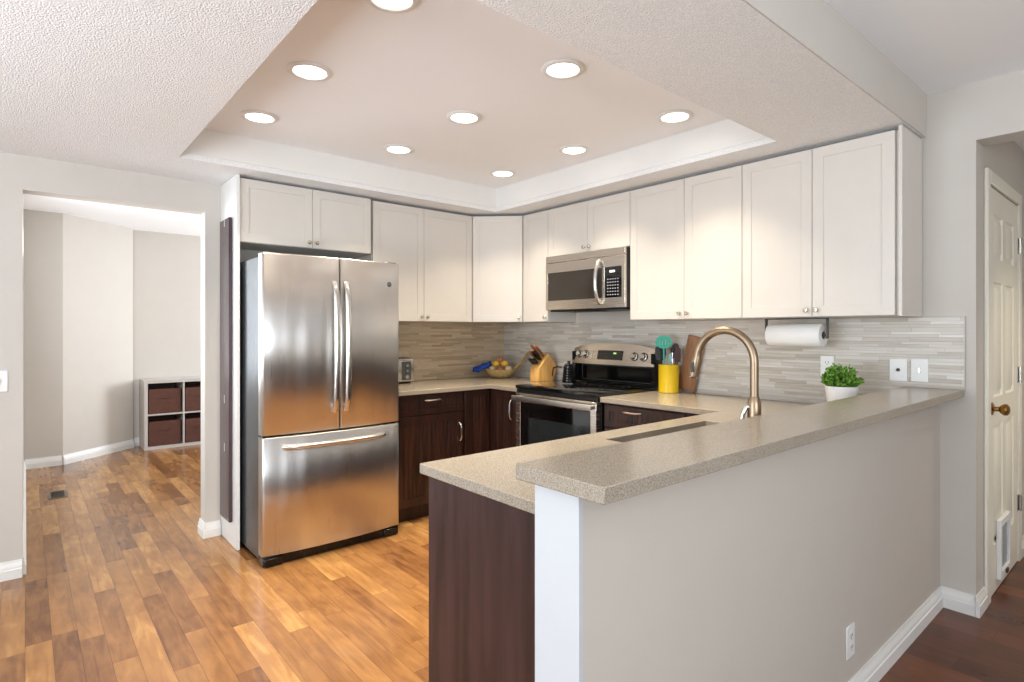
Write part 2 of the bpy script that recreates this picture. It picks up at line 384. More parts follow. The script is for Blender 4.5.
# left wall with wide patio window opening, rear wall with window opening
us = [YB, 0.3, 2.7, YW]; vs = [0, 0.3, 2.2, 2.6]
b = cells(BM(), us, vs, lambda i, j: not (i == 1 and j == 1), XL-0.12, XL, lambda u, v, a: (a, u, v)); struct('wall_left', b, M_wall)
us = [XL-.12, -1.7, 1.1, XW+.15]; vs = [0, 0.7, 2.2, 2.6]
b = cells(BM(), us, vs, lambda i, j: not (i == 1 and j == 1), YB-0.12, YB, lambda u, v, a: (u, a, v)); struct('wall_rear', b, M_wall)
def win(name, us, vs, a0, a1, mf):
    u0, u1 = us; v0, v1 = vs; t = 0.06; m = (u0+u1)/2
    uu = [u0, u0+t, m-t/2, m+t/2, u1-t, u1]; vv = [v0, v0+t, v1-t, v1]
    bb = cells(BM(), uu, vv, lambda i, j: not (i in (1, 3) and j == 1), a0, a1, mf); struct(name, bb, M_white)
win('window_1', (0.3, 2.7), (0.3, 2.2), XL-0.1, XL-0.05, lambda u, v, a: (a, u, v))
win('window_2', (-1.7, 1.1), (0.7, 2.2), YB-0.1, YB-0.05, lambda u, v, a: (u, a, v))

# ceilings: dropped textured ceiling with raised tray, front room ceiling
us = [XL, 0.637, 2.85, XW]; vs = [0.8178, 1.315, 3.54, YW]
b = cells(BM(), us, vs, lambda i, j: not (i == 1 and j == 1), ZS, ZS+0.03, lambda u, v, a: (u, v, a)); struct('ceiling', b, M_pop)
b = BM()
cells(b, [0.61, 0.637, 2.85, 2.877], [1.288, 1.315, 3.54, 3.567], lambda i, j: not (i == 1 and j == 1), ZS+0.031, ZT, lambda u, v, a: (u, v, a))
struct('trim_1', b, M_white)
b = BM(); box(b, 0.60, 2.89, 1.28, 3.58, ZT, ZT+0.03); struct('ceiling', b, M_ceil)
b = BM(); box(b, XL, XW, 0.812, 0.8175, ZS, 2.6); struct('wall_bulkhead', b, M_wall)
b = BM(); box(b, XL, XW, YB, 0.8118, ZC, ZC+0.03); struct('ceiling', b, M_ceil)

# room beyond the opening
us = [YW+.12, 4.5, 6.1, 7.17]; vs = [0, 0.9, 2.1, 2.6]
b = cells(BM(), us, vs, lambda i, j: not (i == 1 and j == 1), -0.13, -0.012, lambda u, v, a: (a, u, v)); struct('wall_far_left', b, M_wall)
win('window_4', (4.5, 6.1), (0.9, 2.1), -0.11, -0.06, lambda u, v, a: (a, u, v))
b = BM(); box(b, -0.13, 0.283, 7.165, 7.28, 0, 2.6); struct('wall_far_back', b, M_wall)
def vwall(name, p0, p1, th, z0, z1, mat, off=0.0):
    p0 = Vector(p0); p1 = Vector(p1); d = (p1-p0).normalized(); n = Vector((-d.y, d.x))
    q = [p0+n*off, p1+n*off, p1+n*(off+th), p0+n*(off+th)]
    bb = BM(); prism(bb, [(v.x, v.y) for v in q], z0, z1); return struct(name, bb, mat)
vwall('wall_far_angled', (0.283, 7.165), (0.93, 7.72), 0.1, 0, 2.6, M_wall)
b = BM(); box(b, 0.915, 4.3, 7.80, 7.92, 0, 2.6); box(b, 0.90, 0.93, 7.72, 7.92, 0, 2.6); struct('wall_far_back', b, M_wall)
us = [YW+.12, 6.3, 7.6, 7.92]; vs = [0, 0.8, 2.0, 2.6]
b = cells(BM(), us, vs, lambda i, j: not (i == 1 and j == 1), 4.2, 4.3, lambda u, v, a: (a, u, v)); struct('wall_far_right', b, M_wall)
win('window_3', (6.3, 7.6), (0.8, 2.0), 4.24, 4.28, lambda u, v, a: (a, u, v))
b = BM(); box(b, 3.55, 4.3, YW+.0, YW+.118, 0, 2.6); struct('wall_far_front', b, M_wall)
b = BM(); box(b, -0.13, 4.3, YW+.12, 7.92, ZC+.005, 2.52); struct('ceiling', b, M_ceil)

# passage on the right
b = BM()
xs = [XW+0.15, 3.573, 4.333, 4.62]
cells(b, xs, [0, 2.04, 2.6], lambda i, j: not (i == 1 and j == 0), 0.622, 0.74, lambda u, v, a: (u, a, v)); struct('wall_hall', b, M_wall)
b = BM(); box(b, 4.62, 4.74, -0.7, 0.74, 0, 2.6); struct('wall_hall_end', b, M_wall)
b = BM(); box(b, XW+0.15, 4.62, -0.7, -0.6, 0, 2.6); struct('wall_hall_side', b, M_wall)
b = BM(); box(b, XW+0.15, 4.62, -0.6, 0.622, 2.40, 2.43); struct('ceiling', b, M_ceil)

# half wall of the peninsula
b = BM(); box(b, 0.8285, XW, 0.759, 0.881, 0, 1.010); struct('wall_peninsula', b, M_wallp)
b = BM(); box(b, 0.814, 0.8275, 0.757, 0.8825, 0, 1.010, 0.001); struct('trim_2', b, M_post)

# baseboards : stepped profile
def baseboard(name, p0, p1, h=0.095):
    """along p0->p1, room side is to the left of travel"""
    p0 = Vector((*p0, 0)); p1 = Vector((*p1, 0)); d = (p1-p0); ln = d.length; ang = math.atan2(d.y, d.x)
    prof = [(0.0, 0.0), (0.016, 0.0), (0.016, h*0.52), (0.012, h*0.56), (0.012, h*0.74), (0.007, h*0.80), (0.005, h), (0.0, h)]
    bb = BM(); M = Matrix.Translation(p0) @ Matrix.Rotation(ang, 4, 'Z')
    prism(bb, prof, 0, ln, 'x', M=M)
    return struct(name, bb, M_white)
baseboard('baseboard_peninsula', (XW-.001, 0.7585), (0.802, 0.7585)) if False else None
def bb(name, p0, p1): baseboard(name, p0, p1)
bb('baseboard_peninsula', (XW-.018, 0.7585), (0.829, 0.7585))      # travels -x, left is -y
bb('baseboard_right', (XW-.001, 0.757), (XW-.001, 0.606)) if False else None
bb('baseboard_right', (XW-.001, 0.6225), (XW-.001, 0.757))
bb('baseboard_hall', (3.509, 0.621), (XW-.0175, 0.621))
bb('baseboard_hall', (4.60, 0.621), (4.398, 0.621))
bb('baseboard_back', (-0.012, YW-.001), (XL, YW-.001))
bb('baseboard_back', (0.963, YW-.001), (0.860, YW-.001))
bb('baseboard_opening', (0.8745, YW-.016), (0.8745, YW+.13))
bb('baseboard_far_left', (-0.011, 7.15), (-0.011, YW+.02))
bb('baseboard_far', (0.275, 7.164), (0.0, 7.164))
bb('baseboard_far', (0.93, 7.719), (0.285, 7.166))
bb('baseboard_far', (4.18, 7.799), (0.95, 7.799))

# six panel door with casing
b = BM()
for x0, x1, z0, z1 in ((3.510, 3.575, 0, 2.105), (4.331, 4.396, 0, 2.105), (3.575, 4.331, 2.04, 2.105)):
    box(b, x0, x1, 0.604, 0.6215, z0, z1, 0.004)
struct('door_frame', b, M_pipe)
door = bpy.data.objects.new('door_1', None); COL.objects.link(door); door.location = (3.580, 0.615, 0.006); door['kind'] = 'structure'
b = BM(); W, H = 0.746, 2.025
def recess_panel(bm, x0, x1, z0, z1):
    # moulded panel ring and raised field
    for a, y0, y1, ins in (((x0, x1, z0, z1), -0.004, 0.004, 0.0),):
        pass
    fr = bmesh.new()
    loops = []
    for ins, y in ((0, 0.0), (0.006, 0.009), (0.022, 0.009), (0.036, 0.001)):
        loops.append([fr.verts.new((x0+ins, y, z0+ins)), fr.verts.new((x1-ins, y, z0+ins)), fr.verts.new((x1-ins, y, z1-ins)), fr.verts.new((x0+ins, y, z1-ins))])
    for A, B in zip(loops, loops[1:]):
        for i in range(4): fr.faces.new((A[i], A[(i+1)%4], B[(i+1)%4], B[i]))
    fr.faces.new(loops[-1]); merge(bm, fr)
px = [(0.11, 0.335), (0.41, 0.635)]; pz = [(0.24, 0.84), (0.98, 1.56), (1.68, 1.90)]
xs = [0, .11, .335, .41, .635, W]; zs = [0, .24, .84, .98, 1.56, 1.68, 1.90, H]
hole = lambda i, j: i in (1, 3) and j in (1, 3, 5)
cells(b, xs, zs, lambda i, j: not hole(i, j), 0.0, 0.012, lambda u, v, a: (u, a, v))
box(b, 0, W, 0.0125, 0.036, 0, H)
for x0, x1 in px:
    for z0, z1 in pz: recess_panel(b, x0, x1, z0, z1)
obj('door_slab', b, M_pipe, door)
def hinge(z):
    h = BM(); tube(h, [(W+.004, -0.012, z-.045), (W+.004, -0.012, z+.045)], 0.008, 10); box(h, W-.02, W+.004, -0.004, -0.0005, z-.045, z+.045)
    obj('hinge', h, M_chrome, door, label='nickel hinge')
for z in (0.333, 1.064, 1.80): hinge(z)
b = BM(); lathe(b, [(0.0, 0.0), (0.031, 0.0), (0.031, 0.006), (0.012, 0.012), (0.011, 0.03), (0.02, 0.036), (0.029, 0.05), (0.027, 0.062), (0.015, 0.07), (0, 0.071)], 20, M=Matrix.Translation((0.055, -0.0005, 0.93)) @ Matrix.Rotation(PI/2, 4, 'X'))
obj('door_knob', b, M_brass, door, label='round antique brass door knob')
# cat flap
b = BM(); fx0, fx1, fz0, fz1 = 0.17, 0.42, 0.055, 0.355; yf = -0.0005
cells(b, [fx0, fx0+.03, fx1-.03, fx1], [fz0, fz0+.035, fz1-.035, fz1], lambda i, j: not (i == 1 and j == 1), yf-0.02, yf, lambda u, v, a: (u, a, v))
fl = obj('pet_flap', b, M_plastic, door, bevel=0.003, label='white plastic frame of a pet flap low in the door')
b = BM(); box(b, fx0+.031, fx1-.031, yf-0.008, yf-.003, fz0+.036, fz1-.036); obj('flap_panel', b, plain('flap_grey', rgb(140, 148, 160), 0.2, var=0.04), fl)
b = BM(); box(b, (fx0+fx1)/2-.02, (fx0+fx1)/2+.02, yf-0.028, yf-.0205, fz0+.01, fz0+.03); obj('flap_latch', b, M_slot, fl)

# backsplash strips (thin tile field on each wall)
b = BM(); box(b, 1.86, XW-.012, YW-.011, YW-.001, 0.9155, 1.395); struct('trim_3', b, M_tile_warmlit)
b = BM()
cells(b, [0.663, 0.9065, YW-.001], [0.9155, 1.0445, 1.386], lambda i, j: not (i == 0 and j == 0), XW-.011, XW-.001, lambda u, v, a: (a, u, v)); struct('trim_4', b, M_tileB)
b = BM(); box(b, XW-.013, XW-.001, 0.6595, 0.6625, 1.0445, 1.386); box(b, XW-.013, XW-.001, 0.6595, 0.822, 1.3865, 1.389); struct('trim_5', b, M_shelf)

# ------------------------------------------------------------------ cabinet helpers (local frame: x right, y into wall, z up)
def shaker(bm, x0, x1, z0, z1, y0=0.0, t=0.019, rail=0.052, rec=0.0035):
    xs = [x0, x0+rail, x1-rail, x1]; zs = [z0, z0+rail, z1-rail, z1]
    fr = bmesh.new()
    cells(fr, xs, zs, lambda i, j: not (i == 1 and j == 1), y0, y0+rec+.001, lambda u, v, a: (u, a, v))
    # slightly sloped inner lip
    merge(bm, fr)
    box(bm, x0, x1, y0+rec+.0012, y0+t, z0, z1)
    lip = bmesh.new()
    for s in range(4):
        pass
    lip.free()
def beadpanel(bm, x0, x1, z0, z1, y0=0.0, t=0.019, rail=0.05, vertical=True):
    xs = [x0, x0+rail, x1-rail, x1]; zs = [z0, z0+rail, z1-rail, z1]
    cells(bm, xs, zs, lambda i, j: not (i == 1 and j == 1), y0, y0+.0065, lambda u, v, a: (u, a, v))
    box(bm, x0, x1, y0+.0085, y0+t, z0, z1)
    n = max(2, int(round((x1-x0-2*rail)/0.034))); wd = (x1-x0-2*rail)/n
    for i in range(n):
        a = x0+rail+i*wd
        prism(bm, [(a+.001, z0+rail), (a+wd-.001, z0+rail), (a+wd-.001, z1-rail), (a+.001, z1-rail)], y0+.0045, y0+.0083, 'y')
def knob(parent, x, z, y=0.0):
    k = BM(); lathe(k, [(0.0, 0.0), (0.006, 0.0), (0.005, 0.012), (0.012, 0.017), (0.0135, 0.022), (0.010, 0.027), (0, 0.028)], 14, M=Matrix.Translation((x, y-.0003, z)) @ Matrix.Rotation(PI/2, 4, 'X'))
    return obj('knob', k, M_knob, parent)
def bar_handle(parent, x, z, ln, horiz=False, y=0.0):
    k = BM(); pts = []
    for i in range(9):
        s = -0.5+i/8; off = 0.028*math.sqrt(max(0, 1-(2*s)**4))+0.0
        pts.append((x+s*ln, y-.0008-off, z) if horiz else (x, y-.0008-off, z+s*ln))
    tube(k, pts, 0.0068, 8)
    return obj('handle', k, M_chrome, parent)
def carcass(bm, w, d, z0, z1, y0=0.0205, kick=True):
    if kick:
        box(bm, 0.0, w, y0, d, z0+.105, z1, 0.001); box(bm, 0.002, w-.002, y0+.05, d-.01, z0, z0+.1045)
    else: box(bm, 0, w, y0, d, z0, z1, 0.001)

ZU0, ZU1 = 1.392, 2.246
def wall_cab(label, loc, rz, w, depth, doors, z0, z1, group='white wall cabinets', end=None, knob_z=None):
    t = thing('wall_cabinet', label, 'cabinet', (loc[0], loc[1], z0), rz, group)
    b = BM(); carcass(b, w, depth, 0, z1-z0, kick=False); obj('body', b, M_cab, t)
    n = len(doors)
    for (a, c, kx) in doors:
        b = BM(); shaker(b, a+.0015, c-.0015, 0.002, z1-z0-.002)
        d = obj('door', b, M_cab, t, bevel=0.0012)
        if kx is not None: knob(d, kx, (0.035 if knob_z is None else knob_z))
    return t
G = 'white wall cabinets'
wall_cab('short white two-door cabinet directly above the refrigerator', (0.988, 3.70), 0, 0.862, 0.345, [(0, .446, .421), (.446, .862, .471)], 1.862, ZU1+.004)
wall_cab('tall white two-door wall cabinet just right of the refrigerator', (1.874, 3.72), 0, 0.871, 0.322, [(0, .421, .397), (.421, .871, .445)], ZU0, ZU1)
wall_cab('narrow white single-door wall cabinet between the corner cabinet and microwave', (3.04, 3.43), -PI/2, 0.284, 0.308, [(0, .284, .262)], ZU0, ZU1)
wall_cab('short white two-door cabinet above the microwave', (3.04, 3.145), -PI/2, 0.777, 0.308, [(0, .403, .378), (.403, .777, .428)], 1.882, ZU1)
wall_cab('tall white two-door wall cabinet immediately right of the microwave', (3.04, 2.367), -PI/2, 0.773, 0.308, [(0, .406, .38), (.406, .773, .432)], ZU0, ZU1)
t = wall_cab('white two-door wall cabinet at the near end above the paper towel roll', (3.04, 1.593), -PI/2, 0.748, 0.308, [(0, .372, .348), (.372, .736, .396)], ZU0, ZU1)
b = BM(); box(b, .7485, .764, 0.0, .309, -.003, ZU1-ZU0+.014, 0.001); obj('end_panel', b, M_cab, t)
# diagonal corner cabinet
t = thing('wall_cabinet', 'white single-door corner wall cabinet set diagonally', 'cabinet', (2.747, 3.72, ZU0), -PI/4, G)
Rm = Matrix.Rotation(PI/4, 4, 'Z') @ Matrix.Translation((-2.747, -3.72, 0))
b = BM(); prism(b, [(2.747, 4.045), (2.747, 3.745), (2.762, 3.735), (3.052, 3.445), (3.06, 3.432), (3.35, 3.432), (3.35, 4.045)], 0, ZU1-ZU0, M=Rm); obj('body', b, M_cab, t)
b = BM(); shaker(b, 0.004, 0.405, 0.002, ZU1-ZU0-.002); d = obj('door', b, M_cab, t, bevel=0.0012); knob(d, 0.375, 0.035)

# white side panel left of refrigerator, with dark board on it
b = BM(); box(b, 0.9675, 0.9855, 3.685, YW-.001, 0.001, ZS-.002, 0.001); tag(obj('side_panel', b, M_white), 'tall white panel boxing in the left side of the refrigerator recess', 'panel')
t = thing('height_chart_board', 'tall narrow dark wooden board hung on the white side panel', 'board', (0.966, 3.882, 0.15))
b = BM(); box(b, -0.02, 0, -0.108, 0.105, 0, 1.865, 0.0015); obj('board', b, M_chart, t)
for i, z in enumerate((0.42, 0.72, 1.82)):
    b = BM(); box(b, -0.0213, -0.0203, -0.012, -0.003, z, z+0.05); obj('painted_mark', b, M_mark, t, label='small pale mark')

# ------------------------------------------------------------------ refrigerator
fr = thing('refrigerator', 'stainless steel french-door refrigerator with bottom freezer drawer', 'refrigerator', (1.0, 3.277, 0))
FW = 0.852
def curved_panel(bm, x0, x1, z0, z1, bul=0.03, t=0.07, nx=14, edge=0.008):
    """door with front bowed over the full fridge width"""
    def fy(x): return bul*((x-FW/2)/(FW/2))**2
    xs = [x0, x0+.002, x0+.006]+[x0+.012+(x1-x0-.024)*i/nx for i in range(nx+1)]+[x1-.006, x1-.002, x1]
    def rd(x):
        e = min(x-x0, x1-x); return 0.0 if e >= edge else edge-math.sqrt(max(0, edge**2-(edge-e)**2))
    lo0 = [bm.verts.new((x, fy(x)+rd(x)+.004, z0)) for x in xs]; lo = [bm.verts.new((x, fy(x)+rd(x), z0+.005)) for x in xs]
    hi = [bm.verts.new((x, fy(x)+rd(x), z1-.005)) for x in xs]; hi0 = [bm.verts.new((x, fy(x)+rd(x)+.004, z1)) for x in xs]
    bl = [bm.verts.new((x, t+.03, z0)) for x in xs]; bh = [bm.verts.new((x, t+.03, z1)) for x in xs]
    n = len(xs)
    for A, B in ((lo0, lo), (lo, hi), (hi, hi0), (hi0, bh), (bh, bl), (bl, lo0)):
        for i in range(n-1):
            f = bm.faces.new((A[i], A[i+1], B[i+1], B[i])); f.smooth = (A is lo or A is lo0 or A is hi)
    for i in (0, n-1): bm.faces.new((lo0[i], lo[i], hi[i], hi0[i], bh[i], bl[i]))
b = BM(); box(b, 0.004, FW-.004, 0.104, 0.72, 0.03, 1.742, 0.004); obj('case', b, M_fside, fr, label='dark grey metal case')
b = BM(); curved_panel(b, 0.0, FW*0.5-.0025+.012, 0.735, 1.756); dl = obj('door', b, M_steel, fr)
b = BM(); curved_panel(b, FW*0.5+.0025+.012, FW, 0.735, 1.756); dr = obj('door', b, M_steel, fr)
b = BM(); curved_panel(b, 0.0, FW, 0.062, 0.722); dz = obj('freezer_drawer', b, M_steel, fr)
b = BM(); box(b, 0.01, FW-.01, 0.05, 0.103, 0.70, 0.76); box(b, 0.01, FW-.01, 0.06, 0.1035, 0.02, 0.70); obj('gasket', b, M_blackm, fr, label='black door gasket')
b = BM(); box(b, 0.005, FW-.005, 0.035, 0.10, 0.004, 0.056, 0.004)
for i in range(24): box(b, .16+i*.022, .168+i*.022, 0.031, 0.0352, 0.014, 0.046)
box(b, 0.01, 0.11, 0.022, 0.036, 0.006, 0.05, 0.003); box(b, FW-.11, FW-.01, 0.022, 0.036, 0.006, 0.05, 0.003)
obj('base_grille', b, M_black, fr, label='black base grille')
for hx in (.01, FW-.10):
    b = BM(); box(b, hx, hx+.09, 0.05, 0.16, 1.757, 1.764, 0.002); obj('hinge_cover', b, M_dgrey, fr)
def fhandle(parent, x):
    k = BM(); pts = []
    for i in range(21):
        s = i/20; z = 0.845+s*0.765; off = 0.045*(math.sin(PI*min(1, max(0, s)))**0.35)+0.004
        pts.append((x, 0.0-off+0.002, z))
    tube(k, pts, [0.019]*21, 14, flat=0.72)
    box(k, x-.017, x+.017, -0.012, 0.004, 0.842, 0.88, .004); box(k, x-.017, x+.017, -0.012, 0.004, 1.575, 1.613, .004)
    obj('handle', k, M_chrome, parent, label='bowed steel vertical handle')
fhandle(dl, FW*0.5+.012-.036); fhandle(dr, FW*0.5+.012+.036)
k = BM(); pts = []
for i in range(21):
    s = i/20; pts.append((0.11+s*0.62, 0.012-0.052*(math.sin(PI*s)**0.4), 0.665))
tube(k, pts, 0.0185, 14, flat=.8); obj('handle', k, M_chrome, dz, label='bowed steel horizontal handle')
# round badge
k = BM(); lathe(k, [(0, 0), (0.016, 0), (0.016, 0.003), (0.013, 0.004), (0, 0.004)], 24, M=Matrix.Translation((0.775, 0.0215, 1.618)) @ Matrix.Rotation(PI/2, 4, 'X')); bd = obj('badge', k, M_dgrey, dr, label='small round dark badge')
def text_mesh(s, size, mat, parent, loc, rot, name='lettering', depth=0.0006):
    c = bpy.data.curves.new(name, 'FONT'); c.body = s; c.size = size; c.extrude = depth; c.align_x = 'CENTER'; c.align_y = 'CENTER'
    o = bpy.data.objects.new(name, c); COL.objects.link(o)
    dg = bpy.context.evaluated_depsgraph_get(); me = bpy.data.meshes.new_from_object(o.evaluated_get(dg)); bpy.data.objects.remove(o)
    me.materials.clear(); me.materials.append(mat)
    o = bpy.data.objects.new(name, me); COL.objects.link(o); o.parent = parent; o.location = loc; o.rotation_euler = rot
    return o
text_mesh('GE', 0.016, M_chrome, bd, (0.775, 0.0168, 1.618), (PI/2, 0, 0))

# ------------------------------------------------------------------ base cabinets
ZB = 0.8825
t = thing('base_cabinet', 'dark walnut base cabinet with one drawer over a door, right of the refrigerator', 'cabinet', (1.868, 3.43, 0), 0, 'dark base cabinets')
b = BM(); carcass(b, .588, .615, 0, ZB); obj('body', b, M_dark, t)
b = BM(); beadpanel(b, .004, .580, .738, .874, rail=.035); d = obj('drawer', b, M_dark, t, bevel=.001); bar_handle(d, .32, .836, .13, True)
b = BM(); beadpanel(b, .004, .580, .115, .730, rail=.055); d = obj('door', b, M_dark, t, bevel=.001); bar_handle(d, .548, .585, .13)
t = thing('base_cabinet', 'dark walnut corner base cabinet with two grooved doors left of the range', 'cabinet', (2.458, 3.43, 0), 0, 'dark base cabinets')
b = BM(); ox, oy = -2.458, -3.43
Tm = Matrix.Translation((ox, oy, 0))
prism(b, [(2.459, 3.451), (2.721, 3.451), (2.721, 3.096), (3.34, 3.096), (3.34, 4.035), (2.459, 4.035)], .105, ZB, M=Tm)
prism(b, [(2.461, 3.50), (2.77, 3.50), (2.77, 3.10), (3.33, 3.10), (3.33, 4.03), (2.461, 4.03)], 0, .1045, M=Tm); obj('body', b, M_dark, t)
b = BM(); beadpanel(b, .012, .240, .115, .874, rail=.05); obj('door', b, M_dark, t, bevel=.001)
b = BM(); beadpanel(b, .004, .316, .115, .874, rail=.05)
b.transform(Matrix.Translation((2.70+ox, 3.425+oy, 0)) @ Matrix.Rotation(-PI/2, 4, 'Z')); d = obj('door', b, M_dark, t, bevel=.001)
k = BM()
pts = [(2.6992+ox-0.018*math.sqrt(max(0, 1-(2*s)**4)), 3.175+oy, .745+s*.14) for s in [(-0.5+i/8) for i in range(9)]]
tube(k, pts, .0068, 8); obj('handle', k, M_chrome, d)
t = thing('base_cabinet', 'dark walnut base cabinet with wide drawers right of the range', 'cabinet', (2.70, 2.315, 0), -PI/2, 'dark base cabinets')
b = BM(); carcass(b, .785, .645, 0, ZB); obj('body', b, M_dark, t)
b = BM(); beadpanel(b, .018, .575, .738, .870, rail=.035); d = obj('drawer', b, M_dark, t, bevel=.001); bar_handle(d, .225, .842, .13, True)
b = BM(); beadpanel(b, .018, .575, .115, .730, rail=.055); d = obj('door', b, M_dark, t, bevel=.001); bar_handle(d, .54, .60, .13)
b = BM(); beadpanel(b, .585, .765, .115, .870, rail=.045); obj('door', b, M_dark, t, bevel=.001)
# peninsula base, doors face the range (+y side)
t = thing('base_cabinet', 'dark peninsula base cabinet ending in a plain reddish-brown panel', 'cabinet', (3.34, 1.495, 0), PI, 'dark base cabinets')
b = BM(); box(b, 0.0, 2.397, .0205, .609, .105, .66, .001); box(b, 0.0, 0.9, .0205, .609, .661, ZB, .001); box(b, 1.80, 2.397, .0205, .609, .661, ZB, .001); box(b, 0.9, 1.80, .0205, .04, .661, ZB)
box(b, 0.002, 2.395, .07, .60, 0, .1045); obj('body', b, M_dark, t)
b = BM(); box(b, 2.3975, 2.409, 0.012, .610, 0.0, ZB, .001); obj('end_panel', b, M_panel, t, label='plain dark reddish-brown end panel')
for a, c in ((.66, 1.24), (1.245, 1.825), (1.83, 2.394)):
    b = BM(); beadpanel(b, a, c, .115, .874, rail=.055); d = obj('door', b, M_dark, t, bevel=.001); bar_handle(d, c-.035, .78, .13)

# ------------------------------------------------------------------ worktops
b = BM(); cells(b, [1.862, 2.68, 3.342], [3.094, 3.40, 4.038], lambda i, j: not (i == 0 and j == 0), .8835, .915, lambda u, v, a: (u, v, a))
tag(obj('worktop', b, M_stone, bevel=.003), 'speckled beige worktop running from the refrigerator round to the range', 'countertop')
SX0, SX1, SY0, SY1 = 1.655, 2.35, 1.03, 1.405
b = BM()
xs = [.920, SX0, SX1, 2.68, 3.342]; ys = [.8835, SY0, SY1, 1.518, 2.316]
def fill(i, j):
    if j == 3: return i == 3
    return not (i == 1 and j == 1)
cells(b, xs, ys, fill, .8835, .915, lambda u, v, a: (u, v, a))
tag(obj('worktop', b, M_stone, bevel=.003), 'speckled beige worktop with the sink, lower level of the peninsula', 'countertop')
b = BM(); box(b, .778, XW-.0125, .6625, .9035, 1.0115, 1.0435, .002)
tag(obj('bar_top', b, M_stone), 'raised narrow speckled bar counter on top of the half wall', 'countertop')

# ------------------------------------------------------------------ sink, faucet
t = thing('sink', 'undermount double-bowl steel sink in the peninsula worktop', 'sink', (SX0, SY0, .66))
def bowl(bm, x0, x1, y0, y1, zt, dp, th=.004):
    fr_ = bmesh.new(); ls = []
    for (ix, z) in ((-.012, zt), (0, zt), (.002, zt-.01), (.012, zt-dp+.02), (.03, zt-dp)):
        ls.append([fr_.verts.new(p) for p in ((x0+ix, y0+ix, z), (x1-ix, y0+ix, z), (x1-ix, y1-ix, z), (x0+ix, y1-ix, z))])
    for A, B in zip(ls, ls[1:]):
        for i in range(4): fr_.faces.new((A[i], A[(i+1)%4], B[(i+1)%4], B[i]))
    fr_.faces.new(ls[-1]); merge(bm, fr_)
for x0, x1 in ((0.006, .19), (.26, .689)):
    b = BM(); bowl(b, x0, x1, .006, .369, .2200, .19); lathe(b, [(0, 0), (.04, 0), (.045, .003), (.03, .002), (0, .001)], 18, c=((x0+x1)/2, .19, .034)); o = obj('bowl', b, M_steelsink, t)
    m = o.modifiers.new('s', 'SOLIDIFY'); m.thickness = .0015; m.offset = 1
b = BM(); box(b, .1915, .2585, .006, .369, .19, .2200, .003); obj('divider', b, M_chrome, t)

t = thing('faucet', 'tall gooseneck pull-down faucet in brushed bronze nickel behind the bar', 'faucet', (1.947, .975, .9155))
b = BM(); lathe(b, [(0, 0), (.030, 0), (.030, .006), (.0235, .012), (.0225, .150), (.019, .166), (.0155, .175), (0, .175)], 24); obj('base', b, M_bronze, t)
b = BM(); pts = [(0, 0, .16), (0, 0, .20), (0, 0, .29)]
R = .112
for i in range(0, 17):
    a = PI*i/16*0.96; pts.append((0, R-R*math.cos(a), .295+R*math.sin(a)))
tube(b, pts, .0145, 16); obj('spout', b, M_bronze, t)
e0 = Vector(pts[-1]); dr_ = (Vector(pts[-1])-Vector(pts[-2])).normalized()
b = BM(); tube(b, [e0-dr_*.002, e0+dr_*.02, e0+dr_*.05, e0+dr_*.078], [.0150, .0178, .0185, .0175], 16); h = obj('spray_head', b, M_bronze, t)
b = BM(); tube(b, [e0+dr_*.0783, e0+dr_*.085], [.0175, .015], 16); obj('nozzle', b, M_chrome, h)
c = e0+dr_*.042; b = BM(); box(b, c.x-.022, c.x-.0165, c.y-.007, c.y+.007, c.z-.02, c.z+.02, .002); obj('button', b, M_slot, h)
b = BM(); tube(b, [(-.012, .010, .138), (-.022, .019, .140), (-.030, .026, .112), (-.036, .031, .070)], [.008, .009, .008, .006], 12); obj('lever', b, M_chrome, t, label='silver lever handle')

# ------------------------------------------------------------------ range
t = thing('range', 'stainless steel electric range with black glass cooktop and arched backguard', 'stove', (2.66, 3.0885, 0), -PI/2)
RW = .766
b = BM(); box(b, .004, RW-.004, .045, .66, .0, .913, .002); obj('body', b, M_blackm, t, label='black side panels')
b = BM(); box(b, 0, RW, .0, .62, .9135, .938, .006, 2); ct = obj('cooktop', b, M_glassb, t, label='black ceramic glass cooktop')
def ring(bm, x, y, r, z, w=.003):
    fr_ = bmesh.new(); n = 40
    A = [fr_.verts.new((x+r*math.cos(2*PI*i/n), y+r*math.sin(2*PI*i/n), z)) for i in range(n)]
    B = [fr_.verts.new((x+(r-w)*math.cos(2*PI*i/n), y+(r-w)*math.sin(2*PI*i/n), z)) for i in range(n)]
    for i in range(n): fr_.faces.new((A[i], A[(i+1)%n], B[(i+1)%n], B[i]))
    merge(bm, fr_)
for x, y, r in ((.2, .17, .105), (.56, .17, .085), (.2, .42, .075), (.56, .42, .105), (.38, .45, .06)):
    b = BM(); ring(b, x, y, r, .9385); ring(b, x, y, r*.6, .9385, .002); obj('burner', b, M_dgrey, ct, label='grey ring printed burner mark')
b = BM(); box(b, 0.003, RW-.003, .012, .044, .885, .913, .003); obj('front_rail', b, M_blackm, t)
b = BM(); cells(b, [.006, .055, RW-.055, RW-.006], [.20, .255, .822, .882], lambda i, j: not (i == 1 and j == 1), .0, .04, lambda u, v, a: (u, a, v)); od = obj('oven_door', b, M_steelh, t, bevel=.003)
b = BM(); box(b, .0555, RW-.0555, .004, .035, .2555, .8215); g_ = obj('door_glass', b, M_glassb, od, label='black glass oven window')
b = BM(); box(b, .14, RW-.14, .0025, .0038, .34, .72); obj('window', b, plain('oven_window_tint', rgb(34, 38, 40), .08, var=.05), g_)
b = BM(); pts = [(x, -.045 if 0 < i < 10 else -.02, .842) for i, x in enumerate([.012]+[.03+(RW-.06)*k/8 for k in range(9)]+[RW-.012])]
